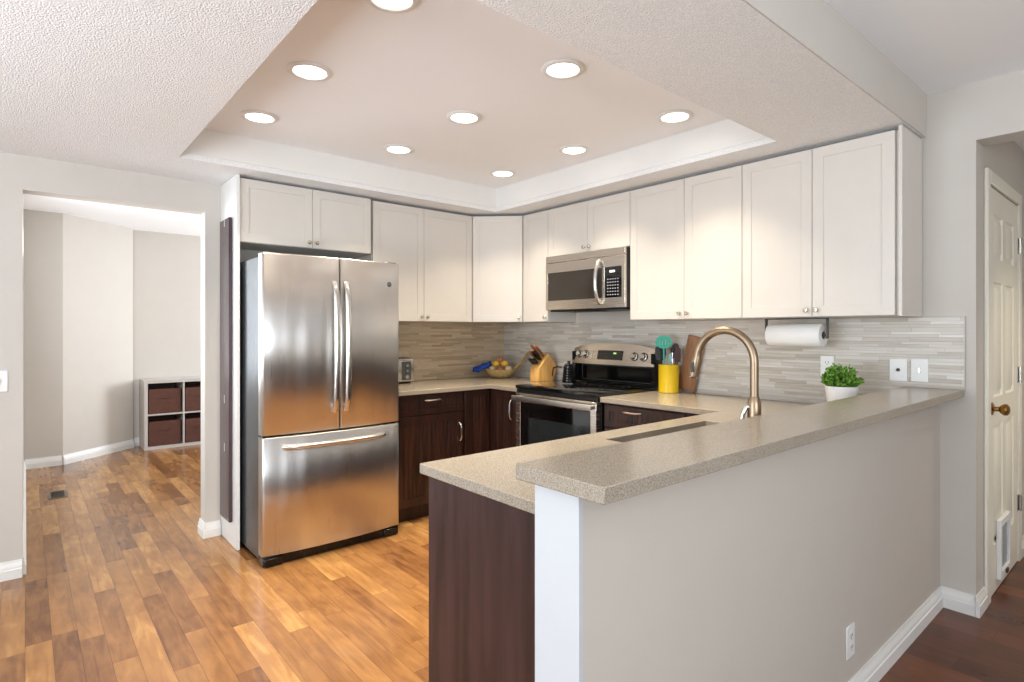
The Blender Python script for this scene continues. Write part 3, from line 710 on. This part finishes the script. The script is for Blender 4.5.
box(b, .010, RW-.010, -.048, -.034, .836, .868, .006, 2); box(b, .014, .05, -.0335, -.0005, .842, .862, .002); box(b, RW-.05, RW-.014, -.0335, -.0005, .842, .862, .002); obj('handle', b, M_satin, od, label='wide steel oven handle')
b = BM(); box(b, .006, RW-.006, 0.002, .04, .045, .19, .003); obj('storage_drawer', b, M_steelh, t)
# backguard: black housing with recess, arched steel control panel on top
b = BM()
box(b, 0.0, .03, .585, .675, .9385, 1.165, .003); box(b, RW-.03, RW, .585, .675, .9385, 1.165, .003)
box(b, .0305, RW-.0305, .655, .675, .9385, 1.10); box(b, .0305, RW-.0305, .585, .6545, .9385, .945)
obj('backguard', b, M_black, t, label='black backguard housing')
b = BM(); cells(b, [.045, .051, RW-.051, RW-.045], [.95, .955, 1.06, 1.065], lambda i, j: not (i == 1 and j == 1), .650, .6545, lambda u, v, a: (u, a, v)); obj('backguard_trim', b, M_dgrey, t)
def arch(x):  # top height of the control panel
    s = (x-RW/2)/(RW/2); return 1.230-.042*abs(s)**3
b = BM(); n = 24; y0b, y0t = .560, .60
F0 = []; F1 = []; B0 = []; B1 = []
for i in range(n+1):
    x = RW*i/n*0.995+.002; s = (x-RW/2)/(RW/2); bow = .02*(s*s)
    zb = 1.075+.012*(1-s*s)*0
    F0.append(b.verts.new((x, y0b+bow, zb))); F1.append(b.verts.new((x, y0t+bow, arch(x))))
    B0.append(b.verts.new((x, .668, zb))); B1.append(b.verts.new((x, .668, arch(x))))
for i in range(n):
    for A, B in ((F0, F1), (F1, B1), (B1, B0), (B0, F0)): f = b.faces.new((A[i], A[i+1], B[i+1], B[i]))
for i in (0, n): b.faces.new((F0[i], F1[i], B1[i], B0[i]))
cp = obj('control_panel', b, M_steelh, t, label='arched steel control panel')
tilt = math.atan2(y0t-y0b, .15)
def on_panel(x, z):
    s = (x-RW/2)/(RW/2); return y0b+(z-1.075)/(arch(x)-1.075)*(y0t-y0b)+.02*s*s
for x in (.075, .145, .60, .675):
    z = 1.145 if x < .3 else 1.14
    k = BM(); Mk = Matrix.Translation((x, on_panel(x, z)-.001, z)) @ Matrix.Rotation(PI/2-tilt, 4, 'X')
    lathe(k, [(0, 0), (.027, 0), (.027, .004), (.021, .006), (.019, .024), (.016, .027), (0, .027)], 20, M=Mk)
    kb = obj('knob', k, M_chrome, cp, label='round steel knob with dark ring')
    k = BM(); lathe(k, [(.0275, -.001), (.031, -.001), (.031, .003), (.0275, .003)], 20, M=Mk, cap=False); obj('knob_ring', k, M_slot, kb)
k = BM(); Mk = Matrix.Translation((.385, on_panel(.385, 1.145)-.0015, 1.145)) @ Matrix.Rotation(-tilt, 4, 'X')
box(k, -.115, .115, -.003, .0, -.034, .034, .001, M=Mk); dp = obj('display', k, M_glassb, cp, label='dark control display')
k = BM(); box(k, .035, .06, -.0042, -.0034, .008, .018, M=Mk); obj('clock_digits', k, M_led, dp)
k = BM()
for i in range(5):
    for j in range(2): box(k, -.10+i*.022, -.088+i*.022, -.0042, -.0034, -.022+j*.022, -.012+j*.022, M=Mk)
obj('buttons', k, M_slot, dp)
k = BM()
for i in range(2):
    for j in range(3):
        lathe(k, [(0, 0), (.007, 0), (.006, .003), (0, .003)], 10, M=Matrix.Translation((.215+i*.022, on_panel(.225, 1.12+j*.022)-.001, 1.12+j*.022)) @ Matrix.Rotation(PI/2-tilt, 4, 'X'))
obj('push_buttons', k, M_chrome, cp)

# ribbed black pot on the cooktop
t = thing('ribbed_pot', 'small black glossy ribbed pot with angular handle at the back of the cooktop', 'pot', (3.06, 2.945, .9395))
b = BM(); prof = [(0, 0), (.050, 0), (.052, .004)]
for i in range(6):
    z = .008+i*.019; r = .052-.0022*i
    prof += [(r-.006, z), (r, z+.005), (r, z+.012), (r-.006, z+.017)]
prof += [(.036, .126), (0, .128)]
lathe(b, prof, 28); obj('body', b, M_black, t)
b = BM(); lathe(b, [(0, .1285), (.034, .1285), (.030, .136), (.012, .142), (.010, .15), (.013, .158), (0, .162)], 20); obj('lid', b, M_black, t)
b = BM(); tube(b, [(-.035, .035, .112), (-.055, .06, .115), (-.075, .085, .108), (-.078, .09, .08), (-.079, .091, .045)], .005, 8); obj('handle', b, M_black, t)

# ------------------------------------------------------------------ microwave
t = thing('microwave', 'stainless steel over-the-range microwave with dark window', 'microwave', (3.0, 3.128, 1.477), -PI/2)
MW, MH = .748, .401
b = BM(); box(b, .003, MW-.003, .022, .345, .002, MH, .003); obj('case', b, M_dgrey, t, label='dark grey case')
b = BM(); box(b, .0, MW, 0, .021, MH-.052, MH, .003); obj('vent_strip', b, M_steelh, t)
b = BM(); cells(b, [0.0, .022, .555, .575, .722, MW], [0, .068, .275, MH-.0535], lambda i, j: not (i in (1, 3) and j == 1), 0, .021, lambda u, v, a: (u, a, v)); dd = obj('door', b, M_steelh, t, bevel=.002)
b = BM(); box(b, .0225, .5545, .003, .018, .0685, .2745); obj('window', b, plain('microwave_window', rgb(52, 48, 44), .12, var=.04), dd, label='dark glass window')
b = BM(); box(b, .5755, .7215, .002, .018, .0685, .2745); cpn = obj('keypad', b, M_glassb, dd, label='black keypad panel')
b = BM()
for i in range(5):
    for j in range(6): box(b, .600+i*.0215, .609+i*.0215, .0006, .0018, .085+j*.021, .091+j*.021)
obj('keys', b, M_mark, cpn)
b = BM(); box(b, .620, .665, .0006, .0018, .238, .252); obj('display', b, M_disp, cpn)
b = BM(); pts = [(.535, -.004-.046*math.sin(PI*i/14)**.6, .03+.30*i/14) for i in range(15)]
tube(b, pts, .0125, 12); obj('handle', b, M_chrome, dd, label='bowed steel handle')
b = BM(); box(b, .02, MW-.02, .03, .33, -.012, .0018, .002); box(b, .25, .5, .04, .12, -.018, -.0122); obj('underside_vent', b, M_blackm, t)

# ------------------------------------------------------------------ counter things
ZCNT = .9155
# toaster
t = thing('toaster', 'small silver toaster with round dials beside the refrigerator', 'toaster', (1.98, 3.86, ZCNT))
b = BM(); box(b, 0, .32, 0, .16, .012, .195, .018, 3); obj('body', b, M_chrome, t)
b = BM(); box(b, .02, .30, .03, .13, 0.0, .0118); obj('feet', b, M_blackm, t)
b = BM(); box(b, .03, .29, .04, .065, .1955, .197); box(b, .03, .29, .095, .12, .1955, .197); obj('slots', b, M_blackm, t)
b = BM(); box(b, .205, .285, -.003, -.0003, .03, .17, .001); pn = obj('panel', b, M_dgrey, t)
for z, r in ((.055, .018), (.10, .012), (.14, .014)):
    b = BM(); lathe(b, [(0, 0), (r, 0), (r*.9, .014), (0, .014)], 18, M=Matrix.Translation((.245, -.0035, z)) @ Matrix.Rotation(PI/2, 4, 'X')); obj('dial', b, M_chrome, pn)
b = BM(); box(b, .3203, .336, .06, .1, .11, .125, .003); obj('lever', b, M_blackm, t)

# wicker basket with contents
BX, BY, BS = 3.125, 3.825, 1.15
t = thing('wicker_basket', 'shallow wicker boat-shaped basket with long tail handle in the counter corner', 'basket', (BX, BY, ZCNT), -PI/4); t.scale = (BS, BS, BS)
b = BM(); n = 32
prof = [(.045, 0), (.070, .005), (.095, .022), (.112, .045), (.120, .064), (.115, .065), (.106, .046), (.09, .026), (.066, .010), (0, .008)]
lathe(b, [(0, 0)]+prof, n, cap=False)
for v in b.verts: v.co.y *= .66; v.co.z += .25*max(0, abs(v.co.x)-.07)
obj('bowl', b, M_wicker, t)
b = BM(); tube(b, [(.112, 0, .070), (.145, .0, .105), (.18, .0, .15), (.21, 0, .195)], [.026, .024, .020, .013], 10, flat=.5); obj('handle', b, M_wicker, t)
def lump(name, mat, label, off, r, sc=(1,1,1), cat='food', grp='round things heaped in the wicker basket'):
    p = Matrix.Rotation(-PI/4, 4, 'Z') @ Vector(off)*BS; r *= BS
    bb_ = BM(); bmesh.ops.create_icosphere(bb_, subdivisions=3, radius=r)
    for v in bb_.verts:
        v.co = Vector((v.co.x*sc[0], v.co.y*sc[1], v.co.z*sc[2])); v.co *= 1+.04*math.sin(v.co.x*90+r*400)*math.cos(v.co.z*80)
    for f in bb_.faces: f.smooth = True
    return tag(obj(name, bb_, mat, loc=(BX+p.x, BY+p.y, ZCNT+p.z), rz=-PI/4), label, cat, grp)
lump('onion', M_fruit_c, 'cream round vegetable at the left in the wicker basket', (-.062, -.006, .062), .030)
lump('potato', M_fruit_r, 'reddish-brown round vegetable in the middle of the wicker basket', (.0, -.008, .058), .031)
lump('lemon', M_fruit_y, 'yellow fruit on top at the left of the wicker basket', (-.032, .0, .108), .024, (1.2, 1, 1))
lump('lemon', M_fruit_y, 'yellow fruit on top right in the wicker basket', (.032, .0, .108), .024, (1.2, 1, 1))
lump('onion', M_fruit_c, 'cream round vegetable at the right in the wicker basket', (.062, -.004, .062), .030)
lump('potato', M_fruit_r, 'brown round vegetable crowning the heap in the wicker basket', (.0, .0, .138), .022)
# blue cloth draped at the left of the basket
b = BM(); nx, ny = 12, 8; g = {}
for i in range(nx+1):
    for j in range(ny+1):
        s = i/nx; q = j/ny-.5
        g[i, j] = b.verts.new((-.078-.125*s, q*.13*(1-.2*s)+.006*math.sin(9*s), .118-.045*s+.010*math.sin(11*q+5*s)+.006*math.cos(14*s)-.03*abs(q)))
for i in range(nx):
    for j in range(ny):
        f = b.faces.new((g[i, j], g[i+1, j], g[i+1, j+1], g[i, j+1])); f.smooth = True
o = obj('cloth', b, M_blue, loc=(BX, BY, ZCNT), rz=-PI/4); o.scale = (BS, BS, BS); m = o.modifiers.new('s', 'SOLIDIFY'); m.thickness = .018
tag(o, 'crumpled bright blue cloth hanging off the left of the wicker basket', 'cloth')

# knife block: front faces -x
t = thing('knife_block', 'light wooden slanted knife block between the basket and the range', 'knife block', (3.11, 3.32, ZCNT))
prof = [(0, 0), (.16, 0), (.205, .110), (.110, .222), (0, .105)]
b = BM(); prism(b, prof, 0, .105, 'y', bev=.003); obj('block', b, M_block, t)
b = BM()
nrm = Vector((-.117, 0, .110)).normalized(); tan = Vector((.110, 0, .117)).normalized()
def slotp(k, y, out=0.0): p = Vector((0, 0, .105))+tan*k+nrm*out; return Vector((p.x, y, p.z))
KN = []
for k, y, ln, mt in ((.125, .030, .125, 'w'), (.125, .075, .135, 'w'), (.080, .024, .115, 'b'), (.080, .052, .11, 'b'), (.080, .080, .115, 'w'), (.033, .024, .08, 'b'), (.033, .052, .075, 'b'), (.033, .080, .075, 'b')):
    p = slotp(k, y, .0002)
    KN.append((k, y, ln, mt))
b.free()
names = ['wood-handled knife highest at the near side of the knife block', 'wood-handled knife highest at the far side of the knife block', 'black-handled knife in the middle row near side of the knife block',
         'black-handled knife in the centre of the knife block', 'wood-handled knife in the middle row far side of the knife block', 'short black-handled knife lowest at near side of the block',
         'short black-handled knife low in the centre of the block', 'short black-handled knife lowest at far side of the block']
for (k, y, ln, mt), lb in zip(KN, names):
    p = slotp(k, y, .002)
    kt = thing('knife', lb, 'knife', (3.11+p.x, 3.32+y, ZCNT+p.z), 0, 'knives in the wooden block')
    kb = BM(); q = nrm*ln
    tube(kb, [nrm*.012, nrm*(ln*.5), nrm*ln*.9, nrm*ln], [.011, .0135, .015, .010], 10, flat=.75)
    obj('handle', kb, M_handwood if mt == 'w' else M_black, kt)
    kb = BM(); tube(kb, [nrm*.0, nrm*.0118], [.0075, .0075], 8, flat=.6); obj('bolster', kb, M_chrome, kt)

# yellow crock and utensils
UX, UY = 3.232, 2.200
t = thing('utensil_crock', 'bright yellow cylindrical utensil crock right of the range', 'crock', (UX, UY, ZCNT))
b = BM(); lathe(b, [(0, 0), (.062, 0), (.066, .004), (.066, .176), (.068, .180), (.066, .184), (.061, .184), (.060, .178), (.060, .01), (0, .009)], 36, cap=False); obj('pot', b, M_yellow, t)
def utensil(name, label, base, top, mat, head, hm=None, facing=None):
    base = Vector(base); top = Vector(top)
    u_ = thing(name, label, 'utensil', (UX+base.x, UY+base.y, ZCNT+.0105), 0, 'utensils standing in the yellow crock')
    d = top-base; b_ = BM(); tube(b_, [(0,0,0.002), d*.5+Vector((0,0,.001)), d], [.006, .005, .005], 8); obj('handle', b_, hm or mat, u_)
    b_ = BM(); head(b_, d); obj('head', b_, mat, u_); return u_
def plate_head(outline, t_=.004, slots=None):
    """flat head in a plane facing the room; outline of (s, h)"""
    def f(bm, d):
        ax = Vector((.6484*-1, .7612, 0))*-1; ax = Vector((.7612, -.6484, 0)); up = d.normalized(); up = (up-ax*up.dot(ax)).normalized(); nn = ax.cross(up)
        fr_ = bmesh.new(); n = len(outline)
        A = [fr_.verts.new(d+ax*s+up*h-nn*t_/2) for s, h in outline]; B = [fr_.verts.new(d+ax*s+up*h+nn*t_/2) for s, h in outline]
        fr_.faces.new(A[::-1]); fr_.faces.new(B)
        for i in range(n): fr_.faces.new((A[i], A[(i+1)%n], B[(i+1)%n], B[i]))
        merge(bm, fr_)
    return f
ell = [(.044*math.cos(a), .035+.034*math.sin(a)) for a in [2*PI*i/28 for i in range(28)]]
def slotted(bm, d):
    # oval turner with open slots: grid of cells clipped to an ellipse
    ax = Vector((.7612, -.6484, 0)); up = d.normalized(); up = (up-ax*up.dot(ax)).normalized(); nn = ax.cross(up)
    n = 22; cw = .108/n; ch = .084/n
    def ins(i, j):
        s = -.054+(i+.5)*cw; h = -.042+(j+.5)*ch
        if (s/.054)**2+(h/.042)**2 > 1: return False
        if abs(h+.002) < .019 and abs(s) < .033 and (i % 4 == 1): return False
        return True
    cells(bm, [-.054+i*cw for i in range(n+1)], [-.042+j*ch for j in range(n+1)], ins, -.002, .002, lambda u, v, a: tuple(d+ax*u+up*(v+.036)+nn*a))
utensil('slotted_turner', 'teal slotted turner standing tallest in the yellow crock', (-.028, .010, .0), (-.042, .010, .285), M_teal, slotted)
blob = [(-.03, .0), (-.012, -.006), (.012, -.006), (.03, 0), (.038, .04), (.034, .075), (.02, .092), (-.02, .092), (-.034, .075), (-.038, .04)]
utensil('spatula', 'black spatula leaning left in the yellow crock', (-.01, .038, .0), (-.020, .050, .205), M_blackm, plate_head(blob))
sp = [(-.02, -.01), (.02, -.01), (.024, .03), (.022, .075), (.01, .09), (-.01, .09), (-.022, .075), (-.024, .03)]
utensil('masher', 'silver-handled utensil with black end standing in the yellow crock', (.010, -.012, 0), (.012, -.022, .25), M_blackm, lambda bm, d: lathe(bm, [(0, 0), (.012, .004), (.016, .02), (.012, .035), (0, .04)], 14, c=tuple(d)), hm=M_chrome)
utensil('spoon', 'dark cooking spoon leaning right in the yellow crock', (.032, -.008, 0), (.056, -.016, .222), M_blackm, plate_head(sp))
utensil('spoon', 'dark reddish spoon leaning furthest right in the yellow crock', (.010, -.036, 0), (.028, -.047, .20), plain('dark_red_wood', rgb(64, 24, 20), .5), plate_head(sp))
utensil('spatula', 'grey narrow spatula beside the teal turner in the yellow crock', (-.02, -.025, 0), (-.014, -.020, .21), plain('pale_teal', rgb(120, 190, 185), .4), plate_head([(-.008, 0), (.008, 0), (.009, .03), (-.009, .03)]))

# cutting board leaning on the backsplash
b = BM(); Mb = Matrix.Translation((0, 0, .0145)) @ Matrix.Rotation(math.radians(12), 4, 'X')
box(b, -.018, -.002, -.065, .065, 0.0, .362, .006, 2, M=Matrix.Rotation(math.radians(2), 4, 'Y') @ Mb)
tag(obj('cutting_board', b, M_board, loc=(3.3235, 2.122, ZCNT)), 'brown wooden cutting board tilted against the backsplash behind the yellow crock', 'cutting board')

# paper towel roll under the cabinet
t = thing('paper_towel_holder', 'under-cabinet bracket carrying the paper towel roll', 'holder', (3.20, 1.37, 1.39))
b = BM(); box(b, -.02, .02, -.16, .16, -.006, -.0005)
box(b, -.012, .012, -.166, -.158, -.11, -.0005, .002); box(b, -.012, .012, .158, .166, -.11, -.0005, .002)
tube(b, [(0, -.158, -.092), (0, .158, -.092)], .008, 10); obj('bracket', b, M_dgrey, t)
t = thing('paper_towel_roll', 'white paper towel roll hanging under the near wall cabinet', 'paper towel', (3.20, 1.37, 1.298))
b = BM(); lathe(b, [(.021, -.142), (.060, -.142), (.062, -.139), (.062, .139), (.060, .142), (.021, .142)], 36, axis='y', cap=False); obj('roll', b, M_paper, t)
b = BM(); lathe(b, [(.0205, -.141), (.0185, -.141), (.0185, .141), (.0205, .141), (.0205, -.141)], 24, axis='y', cap=False); obj('core', b, M_card, t)

# potted plant
t = thing('potted_plant', 'small bushy green plant in a white pot behind the bar counter', 'plant', (3.08, 1.098, ZCNT))
b = BM(); lathe(b, [(0, 0), (.052, 0), (.056, .004), (.072, .125), (.073, .132), (.068, .132), (.066, .12), (0, .118)], 32, cap=False); obj('pot', b, M_pot, t)
b = BM(); lathe(b, [(0, .1185), (.065, .1195), (.045, .124), (0, .127)], 24, cap=False); obj('soil', b, M_soil, t)
b = BM(); rnd = random.Random(3)
def leaf(bm, p, d, ln, wd):
    d = d.normalized(); s = d.cross(Vector((rnd.uniform(-1, 1), rnd.uniform(-1, 1), rnd.uniform(.2, 1)))).normalized(); nn = s.cross(d)
    v = [bm.verts.new(p), bm.verts.new(p+d*ln*.4+s*wd+nn*.002), bm.verts.new(p+d*ln), bm.verts.new(p+d*ln*.4-s*wd+nn*.002), bm.verts.new(p+d*ln*.45-nn*.002)]
    bm.faces.new((v[0], v[1], v[4])); bm.faces.new((v[1], v[2], v[4])); bm.faces.new((v[2], v[3], v[4])); bm.faces.new((v[3], v[0], v[4]))
st = BM()
for i in range(110):
    a = rnd.uniform(0, 2*PI); ph = math.acos(rnd.uniform(.0, 1)); d = Vector((math.sin(ph)*math.cos(a), math.sin(ph)*math.sin(a), math.cos(ph)*.75+.12))
    base = Vector((d.x*.045, d.y*.045, .122)); tip = Vector((d.x*.085, d.y*.085, .128+d.z*.122*rnd.uniform(.85, 1.05)))
    tube(st, [base, (base+tip)/2+Vector((0,0,.006)), tip], .0012, 4)
    for k in range(9):
        q = base.lerp(tip, .25+.75*k/8)
        leaf(b, q, (tip-base).normalized()+Vector((rnd.uniform(-1, 1), rnd.uniform(-1, 1), rnd.uniform(-.3, .9)))*.9, rnd.uniform(.015, .022), .0075)
obj('foliage', b, M_leaf, t); obj('stems', st, M_leaf, t)

# ------------------------------------------------------------------ outlets and switches
def wallplate(name, label, cat, loc, rz, kind, w=.070, h=.112, group='electrical plates'):
    u_ = thing(name, label, cat, loc, rz, group)
    b_ = BM(); box(b_, -w/2, w/2, -.006, -.0005, -h/2, h/2, .0015); pl = obj('plate', b_, M_plastic, u_)
    if kind == 'duplex':
        for zc in (-.02, .02):
            b_ = BM(); lathe(b_, [(0, 0), (.016, 0), (.0155, .0015), (0, .0015)], 20, M=Matrix.Translation((0, -.0062, zc)) @ Matrix.Rotation(PI/2, 4, 'X')); s_ = obj('socket', b_, M_plastic, pl)
            b_ = BM(); box(b_, -.008, -.0055, -.0085, -.0079, zc-.004, zc+.006); box(b_, .0055, .008, -.0085, -.0079, zc-.004, zc+.006); box(b_, -.002, .002, -.0085, -.0079, zc-.012, zc-.008); obj('slots', b_, M_slot, s_)
    elif kind == 'jack':
        b_ = BM(); lathe(b_, [(0, 0), (.009, 0), (.007, .006), (0, .006)], 16, M=Matrix.Translation((0, -.0063, 0)) @ Matrix.Rotation(PI/2, 4, 'X')); obj('jack', b_, M_slot, pl)
    else:
        b_ = BM(); box(b_, -.006, .006, -.014, -.0063, -.012, .012, .002); obj('toggle', b_, M_chrome if kind == 'dim' else M_plastic, pl)
    return u_
XT = XW-.011
wallplate('power_outlet', 'white double power outlet on the backsplash behind the potted plant', 'outlet', (XT, 1.262, 1.128), -PI/2, 'duplex')
wallplate('jack_plate', 'white wall plate with dark round jack, left of the plain pair at the backsplash end', 'wall plate', (XT, .928, 1.125), -PI/2, 'jack', .076)
wallplate('light_switch', 'white switch plate nearest the end of the backsplash', 'switch', (XT, .838, 1.127), -PI/2, 'dim', .072)
wallplate('power_outlet', 'white power outlet low on the peninsula half wall above the baseboard', 'outlet', (2.20, .759, .235), 0, 'duplex')
wallplate('light_switch', 'white light switch on the wall left of the room opening', 'switch', (-.105, YW, 1.055), 0, 'sw')

# ------------------------------------------------------------------ room beyond: cube shelf and bins, floor vent
SHX, SHY = 1.0, 7.42
t = thing('cube_shelf', 'light grey low shelf of four square cubbies in the room beyond', 'shelf', (SHX, SHY, 0))
b = BM(); T = .022; SW = .77
box(b, 0, T*1.5, 0, .375, 0, SW, .001); box(b, SW-T*1.5, SW, 0, .375, 0, SW, .001); box(b, T*1.5, SW-T*1.5, 0, .375, 0, T*1.5); box(b, T*1.5, SW-T*1.5, 0, .375, SW-T*1.5, SW)
obj('frame', b, M_shelf, t)
b = BM(); box(b, SW/2-.008, SW/2+.008, .002, .37, T*1.5, SW-T*1.5); box(b, T*1.5, SW/2-.008, .002, .37, SW/2-.008, SW/2+.008); box(b, SW/2+.008, SW-T*1.5, .002, .37, SW/2-.008, SW/2+.008); obj('dividers', b, M_shelf, t)
b = BM(); box(b, T*1.5, SW-T*1.5, .3705, .3745, T*1.5, SW-T*1.5); obj('back', b, M_blackm, t)
def make_bin():
    r = thing('fabric_bin', '', 'storage bin', (0, 0, 0), 0, 'brown bins in the cube shelf')
    b_ = BM(); w_, d_, h_ = .31, .33, .275; th = .006
    box(b_, 0, w_, 0, th, 0, h_, .002); box(b_, 0, w_, d_-th, d_, 0, h_); box(b_, 0, th, th, d_-th, 0, h_); box(b_, w_-th, w_, th, d_-th, 0, h_); box(b_, th, w_-th, th, d_-th, 0, th)
    box(b_, .01, w_-.01, -.0025, -.0002, .012, .018); 
    obj('body', b_, M_basket, r)
    b_ = BM(); tube(b_, [(.10, -.004, .19), (.12, -.012, .175), (.19, -.012, .175), (.21, -.004, .19)], .006, 8, flat=.5); obj('handle', b_, M_basket, r)
    return r
bins = [(.045, .405, 'brown fabric bin in the upper left cubby of the grey shelf'), (.405, .405, 'brown fabric bin in the upper right cubby of the grey shelf'),
        (.045, .0335, 'brown fabric bin in the lower left cubby of the grey shelf'), (.405, .0335, 'brown fabric bin in the lower right cubby of the grey shelf')]
b0 = make_bin()
for i, (x, z, lb) in enumerate(bins):
    o = b0 if i == 0 else copy_tree(b0)
    o.location = (SHX+x, SHY+.02, z+(.0005 if z < .1 else -.011)); o['label'] = lb

t = thing('floor_register', 'small bronze-grey floor heating vent set in the wood floor', 'vent', (.20, 5.88, .0005))
b = BM(); box(b, -.06, .06, -.13, .13, 0, .004, .001); obj('frame', b, M_vent, t)
b = BM()
for i in range(14): box(b, -.042, .042, -.108+i*.0165, -.10+i*.0165, .0043, .0052)
obj('slots', b, M_blackm, t)

# ------------------------------------------------------------------ recessed ceiling lights
where = [['at the near left corner', 'in the near row, middle', 'at the near right corner'], ['in the left column, middle', 'at the centre', 'in the right column, middle'], ['at the far left corner', 'in the far row, middle', 'at the far right corner']]
def make_downlight():
    r = thing('recessed_light', '', 'ceiling light', (0, 0, 0), 0, 'recessed lights in the tray ceiling')
    b_ = BM(); lathe(b_, [(.070, -.001), (.092, -.001), (.094, -.004), (.090, -.008), (.072, -.010), (.068, -.006), (.068, -.001)], 36, cap=False); obj('trim_ring', b_, M_white, r)
    b_ = BM(); lathe(b_, [(0, -.0065), (.066, -.0065), (.066, -.003), (0, -.003)], 32, cap=False); obj('lens', b_, M_lens, r)
    l = bpy.data.lights.new('bulb', 'AREA'); l.shape = 'DISK'; l.size = .125; l.energy = DOWNLIGHT_POWER; l.color = WARM; l.spread = math.radians(95)
    lo_ = bpy.data.objects.new('bulb', l); COL.objects.link(lo_); lo_.parent = r; lo_.location = (0, 0, -.012)
    return r
d0 = make_downlight(); first = True
for j, y in enumerate((1.732, 2.458, 3.154)):
    for i, x in enumerate((.941, 1.763, 2.60)):
        o = d0 if first else copy_tree(d0); first = False
        o.location = (x, y, ZT); o['label'] = 'round recessed light %s of the nine in the tray ceiling' % where[j][i]

o = copy_tree(d0); o.location = (4.05, -.15, 2.40); o['label'] = 'added unseen recessed light in the side passage ceiling, brightening the panelled door'; o['group'] = 'added light of the passage'  # added lamp, out of view, only there to brighten the passage door
